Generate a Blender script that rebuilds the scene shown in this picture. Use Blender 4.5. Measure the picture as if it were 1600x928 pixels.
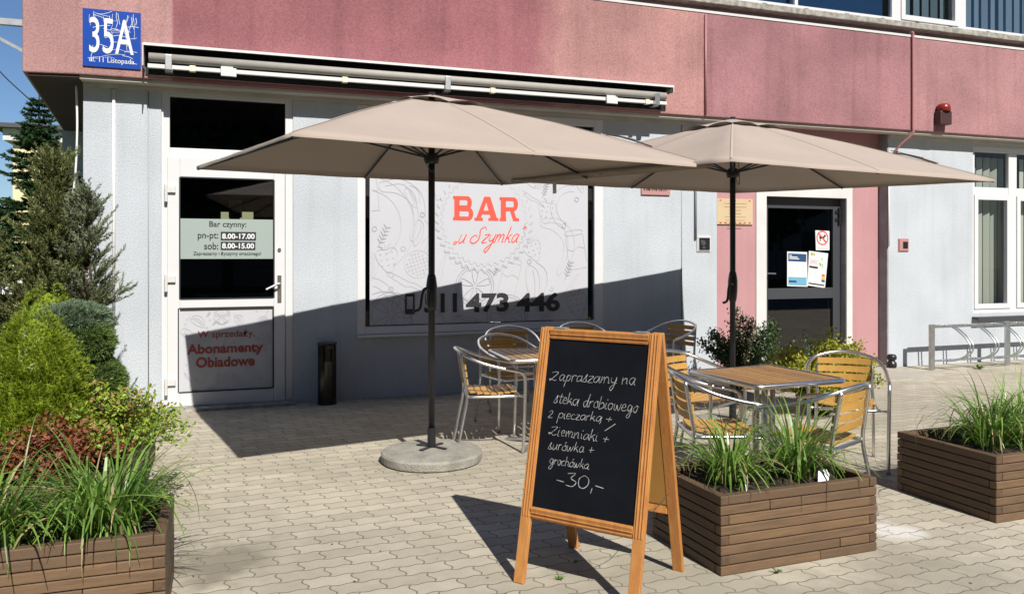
import bpy, math, random
from mathutils import Vector, Matrix, noise
R = math.radians
rnd = random.Random(11)
scene = bpy.context.scene
for o in list(bpy.data.objects): bpy.data.objects.remove(o)
C = scene.collection

# ------------------------------------------------------------------ camera, sky, sun, exposure
F_PX, YAW, HOR, DIST, EYE = 1250.0, R(19.61), 399.3, 8.43, 1.5
cd = bpy.data.cameras.new('camera'); cam = bpy.data.objects.new('camera', cd); C.objects.link(cam)
cam.location = (0, -DIST, EYE); cam.rotation_euler = (R(90), 0, -YAW)
cd.sensor_fit = 'HORIZONTAL'; cd.sensor_width = 36; cd.lens = 36*F_PX/1600
cd.shift_y = (HOR-464)/1600; cd.clip_start = .05; cd.clip_end = 600
scene.camera = cam
SUN_DIR = Vector((-.10, 1.0, -.945)).normalized()        # the way the light travels
w = bpy.data.worlds.new('World'); scene.world = w; w.use_nodes = True
nt = w.node_tree; bg = nt.nodes['Background']
sky = nt.nodes.new('ShaderNodeTexSky'); sky.sky_type = 'NISHITA'; sky.sun_disc = False
sky.sun_elevation = math.asin(-SUN_DIR.z)
sky.sun_rotation = math.atan2(-SUN_DIR.x, -SUN_DIR.y)
sky.air_density = 1.0; sky.dust_density = .0; sky.ozone_density = 1.7
tint = nt.nodes.new('ShaderNodeMix'); tint.data_type = 'RGBA'; tint.blend_type = 'MULTIPLY'; tint.inputs['Factor'].default_value = 1
tint.inputs['B'].default_value = (.84, 1.02, 1.28, 1); nt.links.new(sky.outputs[0], tint.inputs['A']); nt.links.new(tint.outputs['Result'], bg.inputs[0]); bg.inputs[1].default_value = .05
sd = bpy.data.lights.new('sun', 'SUN'); sun = bpy.data.objects.new('sun', sd); C.objects.link(sun)
sd.energy = 5.0; sd.angle = R(.53); sd.color = (1, .955, .88)
sun.rotation_euler = SUN_DIR.to_track_quat('-Z', 'Y').to_euler(); sun.location = (3, -12, 12)
scene.view_settings.view_transform = 'Standard'; scene.view_settings.look = 'None'
scene.view_settings.exposure = 0.42; scene.view_settings.gamma = 1

# ------------------------------------------------------------------ measuring: a sight line met with a real plane
def sight(px, py):
    u = (px-800)/F_PX; v = (HOR-py)/F_PX; s, c = math.sin(YAW), math.cos(YAW)
    return Vector((s+u*c, c-u*s, v))
EYEP = Vector((0, -DIST, EYE))
def wp(px, py, Y=0.0):
    r = sight(px, py); return EYEP + r*((Y+DIST)/r.y)
def onplane(px, py, p0, n):
    r = sight(px, py); return EYEP + r*((p0-EYEP).dot(n)/r.dot(n))

# ------------------------------------------------------------------ materials
MATS = {}
def mat(name, col, rough=.6, metal=0., var=0., nscale=6., bump=0., bscale=80., island=0., spec=.5, stretch=None, col2=None, trans=0., coat=0.):
    """procedural surface: colour broken up by noise (var) and per loose piece (island), noise bump"""
    m = bpy.data.materials.new(name); m.use_nodes = True; t = m.node_tree; N = t.nodes; L = t.links
    b = N['Principled BSDF']; b.inputs['Roughness'].default_value = rough; b.inputs['Metallic'].default_value = metal
    b.inputs['Specular IOR Level'].default_value = spec
    if coat: b.inputs['Coat Weight'].default_value = coat; b.inputs['Coat Roughness'].default_value = .1
    tc = N.new('ShaderNodeTexCoord'); mp = N.new('ShaderNodeMapping')
    if stretch: mp.inputs['Scale'].default_value = stretch
    L.new(tc.outputs['Object'], mp.inputs['Vector'])
    c2 = col2 or tuple(x*.55 for x in col)
    cur = None
    if var or island:
        mix = N.new('ShaderNodeMix'); mix.data_type = 'RGBA'
        mix.inputs['A'].default_value = (*col, 1); mix.inputs['B'].default_value = (*c2, 1)
        nz = N.new('ShaderNodeTexNoise'); nz.inputs['Scale'].default_value = nscale; nz.inputs['Detail'].default_value = 6
        nz.inputs['Roughness'].default_value = .65
        L.new(mp.outputs[0], nz.inputs['Vector'])
        mr = N.new('ShaderNodeMapRange'); mr.inputs['From Min'].default_value = .32; mr.inputs['From Max'].default_value = .7
        mr.inputs['To Min'].default_value = 0; mr.inputs['To Max'].default_value = var
        L.new(nz.outputs['Fac'], mr.inputs['Value'])
        fac = mr.outputs[0]
        if island:
            ge = N.new('ShaderNodeNewGeometry'); ml = N.new('ShaderNodeMath'); ml.operation = 'MULTIPLY_ADD'
            ml.inputs[1].default_value = island; L.new(ge.outputs['Random Per Island'], ml.inputs[0]); L.new(fac, ml.inputs[2])
            ml.use_clamp = True; fac = ml.outputs[0]
        L.new(fac, mix.inputs['Factor']); cur = mix.outputs['Result']
        L.new(cur, b.inputs['Base Color'])
    else: b.inputs['Base Color'].default_value = (*col, 1)
    if bump:
        n2 = N.new('ShaderNodeTexNoise'); n2.inputs['Scale'].default_value = bscale; n2.inputs['Detail'].default_value = 4
        L.new(mp.outputs[0], n2.inputs['Vector'])
        bp = N.new('ShaderNodeBump'); bp.inputs['Strength'].default_value = bump; bp.inputs['Distance'].default_value = .02
        L.new(n2.outputs['Fac'], bp.inputs['Height']); L.new(bp.outputs[0], b.inputs['Normal'])
    if trans:
        tr = N.new('ShaderNodeBsdfTranslucent'); tr.inputs[0].default_value = (*col, 1)
        if cur: L.new(cur, tr.inputs[0])
        ms = N.new('ShaderNodeMixShader'); ms.inputs[0].default_value = trans
        L.new(b.outputs[0], ms.inputs[1]); L.new(tr.outputs[0], ms.inputs[2]); L.new(ms.outputs[0], N['Material Output'].inputs[0])
    MATS[name] = m; return m

def stucco(name, cols, bump=.5, amt=.2, grain=.2):
    """roughcast paint; cols = [(x_from, colour)] repainted patches with straight edges, plus blotchy weathering and streaks"""
    m = mat(name, cols[0][1], .92, bump=bump, bscale=75, spec=.2)
    m.node_tree.nodes['Bump'].inputs['Distance'].default_value = .006
    t = m.node_tree; N = t.nodes; L = t.links; b = N['Principled BSDF']
    tc = N.new('ShaderNodeTexCoord'); sx = N.new('ShaderNodeSeparateXYZ'); L.new(tc.outputs['Object'], sx.inputs[0])
    cur = None
    for i, (x, c, wid) in enumerate(cols):
        rgb = N.new('ShaderNodeRGB'); rgb.outputs[0].default_value = (*c, 1)
        if cur is None: cur = rgb.outputs[0]; continue
        mr = N.new('ShaderNodeMapRange'); mr.inputs['From Min'].default_value = x-wid; mr.inputs['From Max'].default_value = x+wid
        nz = N.new('ShaderNodeTexNoise'); nz.inputs['Scale'].default_value = 2.5; nz.inputs['Detail'].default_value = 5
        L.new(tc.outputs['Object'], nz.inputs['Vector'])
        ad = N.new('ShaderNodeMath'); ad.operation = 'MULTIPLY_ADD'; ad.inputs[1].default_value = wid*3; 
        L.new(nz.outputs['Fac'], ad.inputs[0]); L.new(sx.outputs['X'], ad.inputs[2]); L.new(ad.outputs[0], mr.inputs['Value'])
        mx = N.new('ShaderNodeMix'); mx.data_type = 'RGBA'
        L.new(mr.outputs[0], mx.inputs['Factor']); L.new(cur, mx.inputs['A']); L.new(rgb.outputs[0], mx.inputs['B']); cur = mx.outputs['Result']
    for sc, st, lo, hi, amt in ((1.3, (1, 1, 1), .35, .7, amt), (3.0, (2.6, 1, .16), .5, .8, amt*.7), (75, (1, 1, 1), .3, .75, grain)):
        mp = N.new('ShaderNodeMapping'); mp.inputs['Scale'].default_value = st; L.new(tc.outputs['Object'], mp.inputs[0])
        nz = N.new('ShaderNodeTexNoise'); nz.inputs['Scale'].default_value = sc; nz.inputs['Detail'].default_value = 6; L.new(mp.outputs[0], nz.inputs['Vector'])
        mr = N.new('ShaderNodeMapRange'); mr.inputs['From Min'].default_value = lo; mr.inputs['From Max'].default_value = hi
        mr.inputs['To Min'].default_value = 1+amt*.4; mr.inputs['To Max'].default_value = 1-amt; L.new(nz.outputs['Fac'], mr.inputs['Value'])
        vm = N.new('ShaderNodeVectorMath'); vm.operation = 'SCALE'; L.new(cur, vm.inputs[0]); L.new(mr.outputs[0], vm.inputs['Scale']); cur = vm.outputs[0]
    L.new(cur, b.inputs['Base Color']); return m

def glass(name, tint, rough=.015, f0=.045):
    m = bpy.data.materials.new(name); m.use_nodes = True; t = m.node_tree; N = t.nodes; L = t.links
    N.remove(N['Principled BSDF'])
    tr = N.new('ShaderNodeBsdfTransparent'); tr.inputs[0].default_value = (*tint, 1)
    gl = N.new('ShaderNodeBsdfGlossy'); gl.inputs['Roughness'].default_value = rough
    lw = N.new('ShaderNodeLayerWeight'); lw.inputs[0].default_value = .5
    pw = N.new('ShaderNodeMath'); pw.operation = 'POWER'; pw.inputs[1].default_value = 4.5; L.new(lw.outputs['Facing'], pw.inputs[0])
    fr = N.new('ShaderNodeMath'); fr.operation = 'MULTIPLY_ADD'; fr.inputs[1].default_value = 1-f0; fr.inputs[2].default_value = f0; L.new(pw.outputs[0], fr.inputs[0])
    ms = N.new('ShaderNodeMixShader'); L.new(fr.outputs[0], ms.inputs[0]); L.new(tr.outputs[0], ms.inputs[1]); L.new(gl.outputs[0], ms.inputs[2])
    L.new(ms.outputs[0], N['Material Output'].inputs[0]); MATS[name] = m; return m

def paving_mat():
    m = bpy.data.materials.new('wave_pavers'); m.use_nodes = True; t = m.node_tree; N = t.nodes; L = t.links
    b = N['Principled BSDF']; b.inputs['Roughness'].default_value = .9; b.inputs['Specular IOR Level'].default_value = .25
    tc = N.new('ShaderNodeTexCoord'); sp = N.new('ShaderNodeSeparateXYZ'); L.new(tc.outputs['Object'], sp.inputs[0])
    def M(op, a, bb=None, c=None):
        n = N.new('ShaderNodeMath'); n.operation = op
        for i, v in enumerate((a, bb, c)):
            if v is None: continue
            if isinstance(v, (int, float)): n.inputs[i].default_value = v
            else: L.new(v, n.inputs[i])
        return n.outputs[0]
    X, Y = sp.outputs['X'], sp.outputs['Y']
    wob = N.new('ShaderNodeTexNoise'); wob.inputs['Scale'].default_value = 9; wob.inputs['Detail'].default_value = 2; L.new(tc.outputs['Object'], wob.inputs['Vector'])
    wb = M('MULTIPLY', M('SUBTRACT', wob.outputs['Fac'], .5), .010)
    y2 = M('ADD', M('MULTIPLY_ADD', M('SINE', M('MULTIPLY', X, 2*math.pi/.1125)), .0065, Y), wb)
    x2 = M('ADD', M('MULTIPLY_ADD', M('SINE', M('MULTIPLY', Y, 2*math.pi/.1125)), -.0125, X), wb)
    cb = N.new('ShaderNodeCombineXYZ'); L.new(x2, cb.inputs[0]); L.new(y2, cb.inputs[1])
    br = N.new('ShaderNodeTexBrick'); br.offset = .5; br.inputs['Scale'].default_value = 1
    br.inputs['Brick Width'].default_value = .225; br.inputs['Row Height'].default_value = .1125
    br.inputs['Mortar Size'].default_value = .0046; br.inputs['Mortar Smooth'].default_value = .35; br.inputs['Bias'].default_value = 0
    br.inputs['Color1'].default_value = (.465, .42, .335, 1); br.inputs['Color2'].default_value = (.38, .342, .27, 1)
    br.inputs['Mortar'].default_value = (.19, .165, .125, 1); L.new(cb.outputs[0], br.inputs['Vector'])
    cur = br.outputs['Color']
    def nmul(cur, sc, lo, hi, a, bb, vec=None):
        nz = N.new('ShaderNodeTexNoise'); nz.inputs['Scale'].default_value = sc; nz.inputs['Detail'].default_value = 7; nz.inputs['Roughness'].default_value = .6
        L.new(tc.outputs['Object'], nz.inputs['Vector'])
        mr = N.new('ShaderNodeMapRange'); mr.inputs['From Min'].default_value = lo; mr.inputs['From Max'].default_value = hi
        mr.inputs['To Min'].default_value = a; mr.inputs['To Max'].default_value = bb; L.new(nz.outputs['Fac'], mr.inputs['Value'])
        vm = N.new('ShaderNodeVectorMath'); vm.operation = 'SCALE'; L.new(cur, vm.inputs[0]); L.new(mr.outputs[0], vm.inputs['Scale']); return vm.outputs[0]
    cur = nmul(cur, .9, .35, .68, 1.07, .84); cur = nmul(cur, 7, .3, .75, 1.06, .86); cur = nmul(cur, 160, .3, .75, 1.12, .80)
    # stains with a place of their own: (x, y, radius, colour, amount)
    nzs = N.new('ShaderNodeTexNoise'); nzs.inputs['Scale'].default_value = 6; nzs.inputs['Detail'].default_value = 8; L.new(tc.outputs['Object'], nzs.inputs['Vector'])
    for (sx, sy, rad, col, amt) in ((-.05, -4.25, .34, (.15, .135, .10), .7), (1.0, -5.2, .10, (.22, .20, .15), .6), (3.9, -3.1, .5, (.26, .23, .18), .5), (5.0, -4.6, .5, (.27, .245, .19), .5), (3.42, -5.0, .20, (.60, .59, .57), .8), (2.6, -5.7, .3, (.30, .27, .20), .6), (4.2, -5.5, .25, (.29, .26, .20), .5), (1.9, -5.35, .75, (.25, .235, .18), .55),
                                    (3.1, -5.55, .5, (.22, .20, .15), .45), (-.1, -5.2, .45, (.30, .27, .16), .6), (2.2, -2.2, 1.0, (.24, .22, .18), .35), (6.3, -2.0, 1.2, (.30, .28, .23), .4)):
        dx = M('SUBTRACT', X, sx); dy = M('SUBTRACT', Y, sy)
        dd = M('SQRT', M('ADD', M('MULTIPLY', dx, dx), M('MULTIPLY', dy, dy)))
        dd = M('ADD', M('DIVIDE', dd, rad), M('MULTIPLY', M('SUBTRACT', nzs.outputs['Fac'], .5), 1.6))
        mr = N.new('ShaderNodeMapRange'); mr.inputs['From Min'].default_value = 1.05; mr.inputs['From Max'].default_value = .45
        mr.inputs['To Min'].default_value = 0; mr.inputs['To Max'].default_value = amt; L.new(dd, mr.inputs['Value'])
        fac = M('MULTIPLY', mr.outputs[0], M('SUBTRACT', 1, M('MULTIPLY', br.outputs['Fac'], .6)))
        mx = N.new('ShaderNodeMix'); mx.data_type = 'RGBA'; L.new(fac, mx.inputs['Factor']); L.new(cur, mx.inputs['A']); mx.inputs['B'].default_value = (*col, 1); cur = mx.outputs['Result']
    L.new(cur, b.inputs['Base Color'])
    nb = N.new('ShaderNodeTexNoise'); nb.inputs['Scale'].default_value = 90; nb.inputs['Detail'].default_value = 5; L.new(tc.outputs['Object'], nb.inputs['Vector'])
    h = M('ADD', M('MULTIPLY', br.outputs['Fac'], -1.0), M('MULTIPLY', nb.outputs['Fac'], .35))
    bp = N.new('ShaderNodeBump'); bp.inputs['Strength'].default_value = .5; bp.inputs['Distance'].default_value = .008
    L.new(h, bp.inputs['Height']); L.new(bp.outputs[0], b.inputs['Normal'])
    return m

PAVE = paving_mat()
BLUE = stucco('pale_blue_roughcast', [(0, (.462, .494, .53), 0)], .9, .10, .20)
PINK = stucco('pink_roughcast', [(-9, (.39, .222, .212), 0), (-.47, (.275, .112, .125), .012), (3.6, (.385, .205, .192), .16), (5.4, (.315, .155, .168), .03), (8.6, (.345, .18, .188), .02)], .7, .22, .30)
PINKW = stucco('pink_wall_paint', [(0, (.42, .23, .24), 0)], .3, .08, .08)
GREYST_SHADE = mat('grey_plaster_and_shade', (.30, .30, .31), .9, var=.8, nscale=5, bump=.4)  # own grey of the upper plinth; painted shade on reveal and jamb
SOFFIT = mat('soffit_paint', (.50, .47, .42), .85, var=.5, nscale=4, bump=.15)
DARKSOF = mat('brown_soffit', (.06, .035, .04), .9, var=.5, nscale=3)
PVC = mat('white_window_plastic', (.62, .62, .63), .35, var=.12, nscale=3)
OLDWHITE = mat('white_painted_plaster', (.59, .585, .57), .75, var=.25, nscale=4, bump=.1)
CONC = mat('weathered_concrete', (.42, .40, .36), .95, var=1., nscale=14, bump=.5, bscale=60, col2=(.16, .155, .13))
BASEC = mat('cast_concrete', (.345, .33, .29), .95, var=1., nscale=9, bump=.6, bscale=90, col2=(.205, .195, .165))
STEP = mat('concrete_apron', (.42, .395, .335), .95, var=.6, nscale=5, bump=.2)
GLASSD = glass('dark_door_glass', (.30, .36, .36), f0=.10); GLASSW = glass('window_glass', (.74, .79, .78)); GLASSB = glass('bluish_upper_glass', (.42, .52, .62), f0=.16)  # blue tint of the upper glass stands in for reflected sky
BLIND = mat('blind_fabric', (.56, .55, .48), .8, island=.5, col2=(.44, .43, .38))
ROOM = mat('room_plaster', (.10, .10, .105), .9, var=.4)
DKFRAME = mat('dark_grey_door_metal', (.045, .048, .055), .45)
BLACKM = mat('black_metal', (.012, .013, .016), .38)
CHROME = mat('dark_polished_steel', (.06, .058, .055), .16, 1.0, var=.3, nscale=3)
ALU = mat('aluminium_tube', (.74, .74, .75), .30, 1., var=.35, nscale=14)
GALV = mat('galvanised_steel', (.62, .64, .65), .38, 1., var=.6, nscale=18)
STEEL = mat('brushed_steel', (.60, .59, .58), .3, 1.)
SLAT = mat('golden_wood_slat', (.50, .285, .066), .42, var=.5, nscale=5, island=.45, stretch=(6, 6, 6), col2=(.34, .175, .042), bump=.1, bscale=30)
SLATT = mat('weathered_table_slat', (.40, .225, .08), .5, var=.6, nscale=5, island=.6, stretch=(2, 14, 14), col2=(.20, .105, .045), bump=.15, bscale=40)
PINE = mat('oiled_pine', (.53, .25, .066), .5, var=.75, nscale=4, island=.2, stretch=(10, 10, 1.0), col2=(.36, .125, .035), bump=.12, bscale=25)
HARDB = mat('tan_board_back', (.40, .20, .045), .7, var=.2)
SLATE = mat('blackboard_paint', (.0045, .005, .0075), .6, var=.6, nscale=7, col2=(.009, .010, .014), spec=.12)
CHALK = mat('chalk', (.50, .50, .49), .95, var=1., nscale=70, col2=(.12, .12, .12))
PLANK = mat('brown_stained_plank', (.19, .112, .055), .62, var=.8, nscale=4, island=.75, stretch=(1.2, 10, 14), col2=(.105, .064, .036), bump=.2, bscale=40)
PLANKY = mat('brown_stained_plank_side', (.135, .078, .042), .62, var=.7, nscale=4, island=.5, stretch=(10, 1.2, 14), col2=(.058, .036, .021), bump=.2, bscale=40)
SOIL = mat('potting_soil', (.045, .032, .022), .98, var=1., nscale=25, bump=1., bscale=40)
FAB = mat('taupe_canvas', (.385, .318, .27), .85, var=.5, nscale=1.6, col2=(.315, .255, .212), trans=.03, bump=.45, bscale=3.2)
FABS = mat('canvas_seam', (.43, .36, .305), .8)
FABD = mat('dark_strap', (.05, .045, .04), .8)
BLADE = mat('grass_blade', (.25, .40, .075), .34, island=1., col2=(.065, .15, .022), trans=.38)
DRYB = mat('dry_grass_blade', (.36, .28, .14), .6, island=1., col2=(.22, .16, .08), trans=.2)
CONIF = mat('yellow_green_spruce', (.31, .38, .022), .5, island=1., col2=(.10, .17, .012), trans=.28)
CONIB = mat('grey_green_spruce', (.17, .25, .06), .5, island=1., col2=(.07, .13, .04), trans=.2)
CONBL = mat('blue_green_spruce', (.23, .30, .19), .5, island=1., col2=(.10, .16, .085), trans=.2)
JUNI = mat('juniper_needles', (.23, .25, .085), .6, island=1., col2=(.075, .095, .03), trans=.2)
JUNB = mat('blue_juniper_needles', (.27, .30, .19), .6, island=1., col2=(.10, .13, .06), trans=.2)
SPRU = mat('dark_spruce_needles', (.06, .125, .035), .55, island=1., col2=(.02, .055, .018), trans=.2)
BARK = mat('bark', (.09, .06, .04), .95, var=.8, nscale=20, bump=.6)
BARB = mat('red_barberry_leaf', (.34, .11, .04), .5, island=1., col2=(.12, .04, .02), trans=.3)
SPIR = mat('yellow_green_leaf', (.36, .46, .05), .5, island=1., col2=(.16, .25, .03), trans=.3)
SPIRP = mat('pinkish_young_leaf', (.36, .19, .085), .5, island=1., col2=(.28, .24, .07), trans=.3)
DKLEAF = mat('dark_green_leaf', (.06, .11, .025), .4, island=1., col2=(.022, .05, .014), trans=.2)
YLEAF = mat('golden_leaf', (.42, .40, .035), .5, island=1., col2=(.22, .26, .03), trans=.3)
LAWN = mat('lawn', (.12, .17, .05), .95, var=.8, nscale=3, bump=.6, bscale=30)
SIGNB = mat('blue_enamel', (.006, .055, .33), .3, var=.15, nscale=4)
WHITE = mat('white_print', (.66, .67, .67), .5)
FILM = mat('white_window_film', (.49, .497, .532), .3, var=.08, nscale=1.5)
INKG = mat('grey_line_print', (.40, .40, .43), .5)
INKD = mat('dark_grey_line_print', (.26, .26, .29), .5)
RED = mat('red_print', (.80, .085, .055), .45)
DKRED = mat('dark_red_print', (.36, .055, .05), .45)
INK = mat('black_print', (.022, .024, .03), .45)
FROST = mat('grey_green_film', (.30, .355, .33), .4)
REDL = mat('red_siren_lens', (.24, .018, .01), .3)
DKRB = mat('dark_siren_box', (.055, .02, .02), .5)
CREAM = mat('cream_plate', (.54, .42, .265), .45, var=.4, nscale=3, col2=(.46, .33, .19))
PINKP = mat('pink_plaque', (.40, .20, .20), .6)
BLUEP = mat('dark_blue_print', (.02, .06, .15), .5); CYANP = mat('light_blue_print', (.14, .34, .46), .5)
GREENP = mat('green_print', (.22, .42, .10), .5); YELP = mat('yellow_print', (.60, .38, .03), .5); ORP = mat('orange_print', (.70, .14, .03), .5)
FASTEN = mat('cream_plastic', (.68, .66, .48), .5)
AWNG = mat('grey_awning_roll', (.36, .34, .31), .7, var=.3, nscale=8)
AWNW = mat('white_awning_metal', (.62, .62, .61), .35)
YHOUSE = mat('pale_yellow_render', (.72, .60, .36), .9, var=.15)
ROOFM = mat('dark_roof_sheet', (.06, .06, .065), .7)
CARW = mat('white_car_paint', (.78, .78, .78), .25, coat=.5); TYRE = mat('tyre_rubber', (.02, .02, .02), .8); PLAST = mat('white_plastic', (.78, .78, .76), .4)
LITTER = mat('dry_litter', (.09, .065, .04), .9, island=.8)

# ------------------------------------------------------------------ mesh helpers
class MB:
    def __init__(s): s.v = []; s.f = []; s.mi = []; s.cur = 0
    def add(s, vs, fs):
        n = len(s.v); s.v += [tuple(p) for p in vs]; s.f += [tuple(i+n for i in f) for f in fs]; s.mi += [s.cur]*len(fs)
    def box(s, x0, x1, y0, y1, z0, z1, M=None):
        vs = [Vector((x, y, z)) for x in (x0, x1) for y in (y0, y1) for z in (z0, z1)]
        if M is not None: vs = [M@p for p in vs]
        s.add(vs, [(0, 1, 3, 2), (4, 6, 7, 5), (0, 4, 5, 1), (2, 3, 7, 6), (0, 2, 6, 4), (1, 5, 7, 3)])
    def bar(s, a, b, wx, wy, up=(0, 0, 1)):
        a = Vector(a); b = Vector(b); d = (b-a); L = d.length; d.normalize(); u = Vector(up)
        x = d.cross(u); x = x.normalized() if x.length > 1e-4 else Vector((1, 0, 0)); y = d.cross(x)
        M = Matrix(((x.x, y.x, d.x, a.x), (x.y, y.y, d.y, a.y), (x.z, y.z, d.z, a.z), (0, 0, 0, 1)))
        s.box(-wx/2, wx/2, -wy/2, wy/2, 0, L, M)
    def tube(s, pts, r, n=8, closed=False, cap=True, r1=None):
        pts = [Vector(p) for p in pts]; m = len(pts); rings = []; prev = None
        for i, p in enumerate(pts):
            if closed: d = (pts[(i+1) % m]-pts[i-1])
            else: d = pts[min(i+1, m-1)]-pts[max(i-1, 0)]
            d = d.normalized() if d.length > 1e-9 else Vector((0, 0, 1))
            if prev is None: x = d.orthogonal().normalized()
            else:
                x = prev-d*prev.dot(d); x = x.normalized() if x.length > 1e-6 else d.orthogonal().normalized()
            prev = x; y = d.cross(x); rr = r if r1 is None else r+(r1-r)*i/max(m-1, 1)
            rings.append([p+(x*math.cos(2*math.pi*k/n)+y*math.sin(2*math.pi*k/n))*rr for k in range(n)])
        vs = [q for g in rings for q in g]; fs = []
        for i in range(m if closed else m-1):
            a = i*n; b = ((i+1) % m)*n
            for k in range(n): fs.append((a+k, a+(k+1) % n, b+(k+1) % n, b+k))
        if cap and not closed: fs += [tuple(reversed(range(n))), tuple(range((m-1)*n, m*n))]
        s.add(vs, fs)
    def lathe(s, prof, n=24, c=(0, 0, 0), cap=True):
        vs = [(c[0]+r*math.cos(2*math.pi*k/n), c[1]+r*math.sin(2*math.pi*k/n), c[2]+z) for r, z in prof for k in range(n)]; fs = []
        for i in range(len(prof)-1):
            for k in range(n): fs.append((i*n+k, i*n+(k+1) % n, (i+1)*n+(k+1) % n, (i+1)*n+k))
        if cap: fs += [tuple(reversed(range(n))), tuple(range((len(prof)-1)*n, len(prof)*n))]
        s.add(vs, fs)
    def prism(s, poly, z0, z1):
        n = len(poly); vs = [(x, y, z0) for x, y in poly]+[(x, y, z1) for x, y in poly]
        s.add(vs, [tuple(reversed(range(n))), tuple(range(n, 2*n))]+[(i, (i+1) % n, n+(i+1) % n, n+i) for i in range(n)])
    def needle(s, p, d, L, wd, side=None):
        x = side if side is not None else d.orthogonal()
        x = x.normalized()*wd*.5; q = p+d*(L*.45)
        s.add((p, q+x, p+d*L, q-x), [(0, 1, 2, 3)])
    def leaf(s, p, d, n_, L, wd):
        x = d.cross(n_); x = x.normalized()*wd*.5 if x.length > 1e-5 else d.orthogonal()*wd*.5
        s.add((p, p+d*L*.35+x, p+d*L*.8+x*.6, p+d*L-n_*L*.12, p+d*L*.8-x*.6, p+d*L*.35-x), [(0, 1, 2, 3), (0, 3, 4, 5)])
    def build(s, name, mats, parent=None, smooth=False, bevel=0, loc=None):
        me = bpy.data.meshes.new(name); me.from_pydata(s.v, [], s.f); me.update()
        if not isinstance(mats, (list, tuple)): mats = [mats]
        for m in mats: me.materials.append(m)
        if len(mats) > 1: me.polygons.foreach_set('material_index', s.mi)
        if smooth: me.polygons.foreach_set('use_smooth', [True]*len(me.polygons))
        o = bpy.data.objects.new(name, me); C.objects.link(o)
        if parent is not None: o.parent = parent
        if loc is not None: o.location = loc
        if bevel:
            b = o.modifiers.new('bevel', 'BEVEL'); b.width = bevel; b.segments = 2; b.limit_method = 'ANGLE'
        return o

def tag(o, label=None, cat=None, group=None, kind=None):
    if label: o['label'] = label
    if cat: o['category'] = cat
    if group: o['group'] = group
    if kind: o['kind'] = kind
    return o
def thing(name, label, cat, loc=(0, 0, 0), rz=0, group=None):
    o = bpy.data.objects.new(name, None); C.objects.link(o); o.location = loc; o.rotation_euler = (0, 0, rz)
    return tag(o, label, cat, group)
def dup(src, loc, rz, label, group=None):
    r = src.copy(); C.objects.link(r); r.location = loc; r.rotation_euler = (0, 0, rz); r['label'] = label
    if group: r['group'] = group
    for ch in list(src.children):
        c = ch.copy(); C.objects.link(c); c.parent = r
        for g in ch.children:
            d = g.copy(); C.objects.link(d); d.parent = c
    return r
def smooth_line(pts, k=6, closed=False):
    P = [Vector(p) for p in pts]; n = len(P); out = []
    for i in range(n if closed else n-1):
        if closed: a, b, c, d = P[i-1], P[i], P[(i+1) % n], P[(i+2) % n]
        else: a, b, c, d = P[max(i-1, 0)], P[i], P[i+1], P[min(i+2, n-1)]
        for j in range(k):
            t = j/k; out.append(.5*((2*b)+(c-a)*t+(2*a-5*b+4*c-d)*t*t+(3*b-a-3*c+d)*t**3))
    if not closed: out.append(P[-1])
    return out
STRK = [0]
CLIP = [None]
def ribbon(mb, pts2, wd, plane, closed=False, taper=False):
    if CLIP[0]:
        lo, hi = CLIP[0]; inside = [lo < p[0] < hi for p in pts2]
        if not all(inside):
            c_ = CLIP[0]; CLIP[0] = None; run = []
            for p, ok in list(zip(pts2, inside))+[(None, False)]:
                if ok: run.append(p)
                else:
                    if len(run) > 1: ribbon(mb, run, wd, plane, False, taper)
                    run = []
            CLIP[0] = c_; return
    stroke(mb, pts2, wd, plane, closed, taper)
def stroke(mb, pts2, wd, plane, closed=False, taper=False):
    """flat pen stroke through 2-D points; plane = (origin, u, v, normal)"""
    O, U, V, Nn = plane; STRK[0] += 1; off0 = .00025*(STRK[0] % 9)
    P = [Vector((p[0], p[1])) for p in pts2]; n = len(P); vs = []
    for i in range(n):
        d = (P[(i+1) % n]-P[i-1]) if closed else P[min(i+1, n-1)]-P[max(i-1, 0)]
        if d.length < 1e-9: d = Vector((1, 0))
        d.normalize(); q = Vector((-d.y, d.x))*wd*.5
        if taper: q *= .55+.45*math.sin(math.pi*(i+.5)/n)+.15*math.sin(i*1.7)
        for sgn in (1, -1):
            r = P[i]+q*sgn; vs.append(O+U*r.x+V*r.y+Nn*(off0+i*6e-6))
    fs = [(2*i, 2*((i+1) % n), 2*((i+1) % n)+1, 2*i+1) for i in range(n if closed else n-1)]
    mb.add(vs, fs)
def poly2(mb, pts2, plane, lift=0.):
    O, U, V, Nn = plane; mb.add([O+U*p[0]+V*p[1]+Nn*lift for p in pts2], [tuple(range(len(pts2)))])
def facade(Y): return (Vector((0, Y, 0)), Vector((1, 0, 0)), Vector((0, 0, 1)), Vector((0, -1, 0)))
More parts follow.
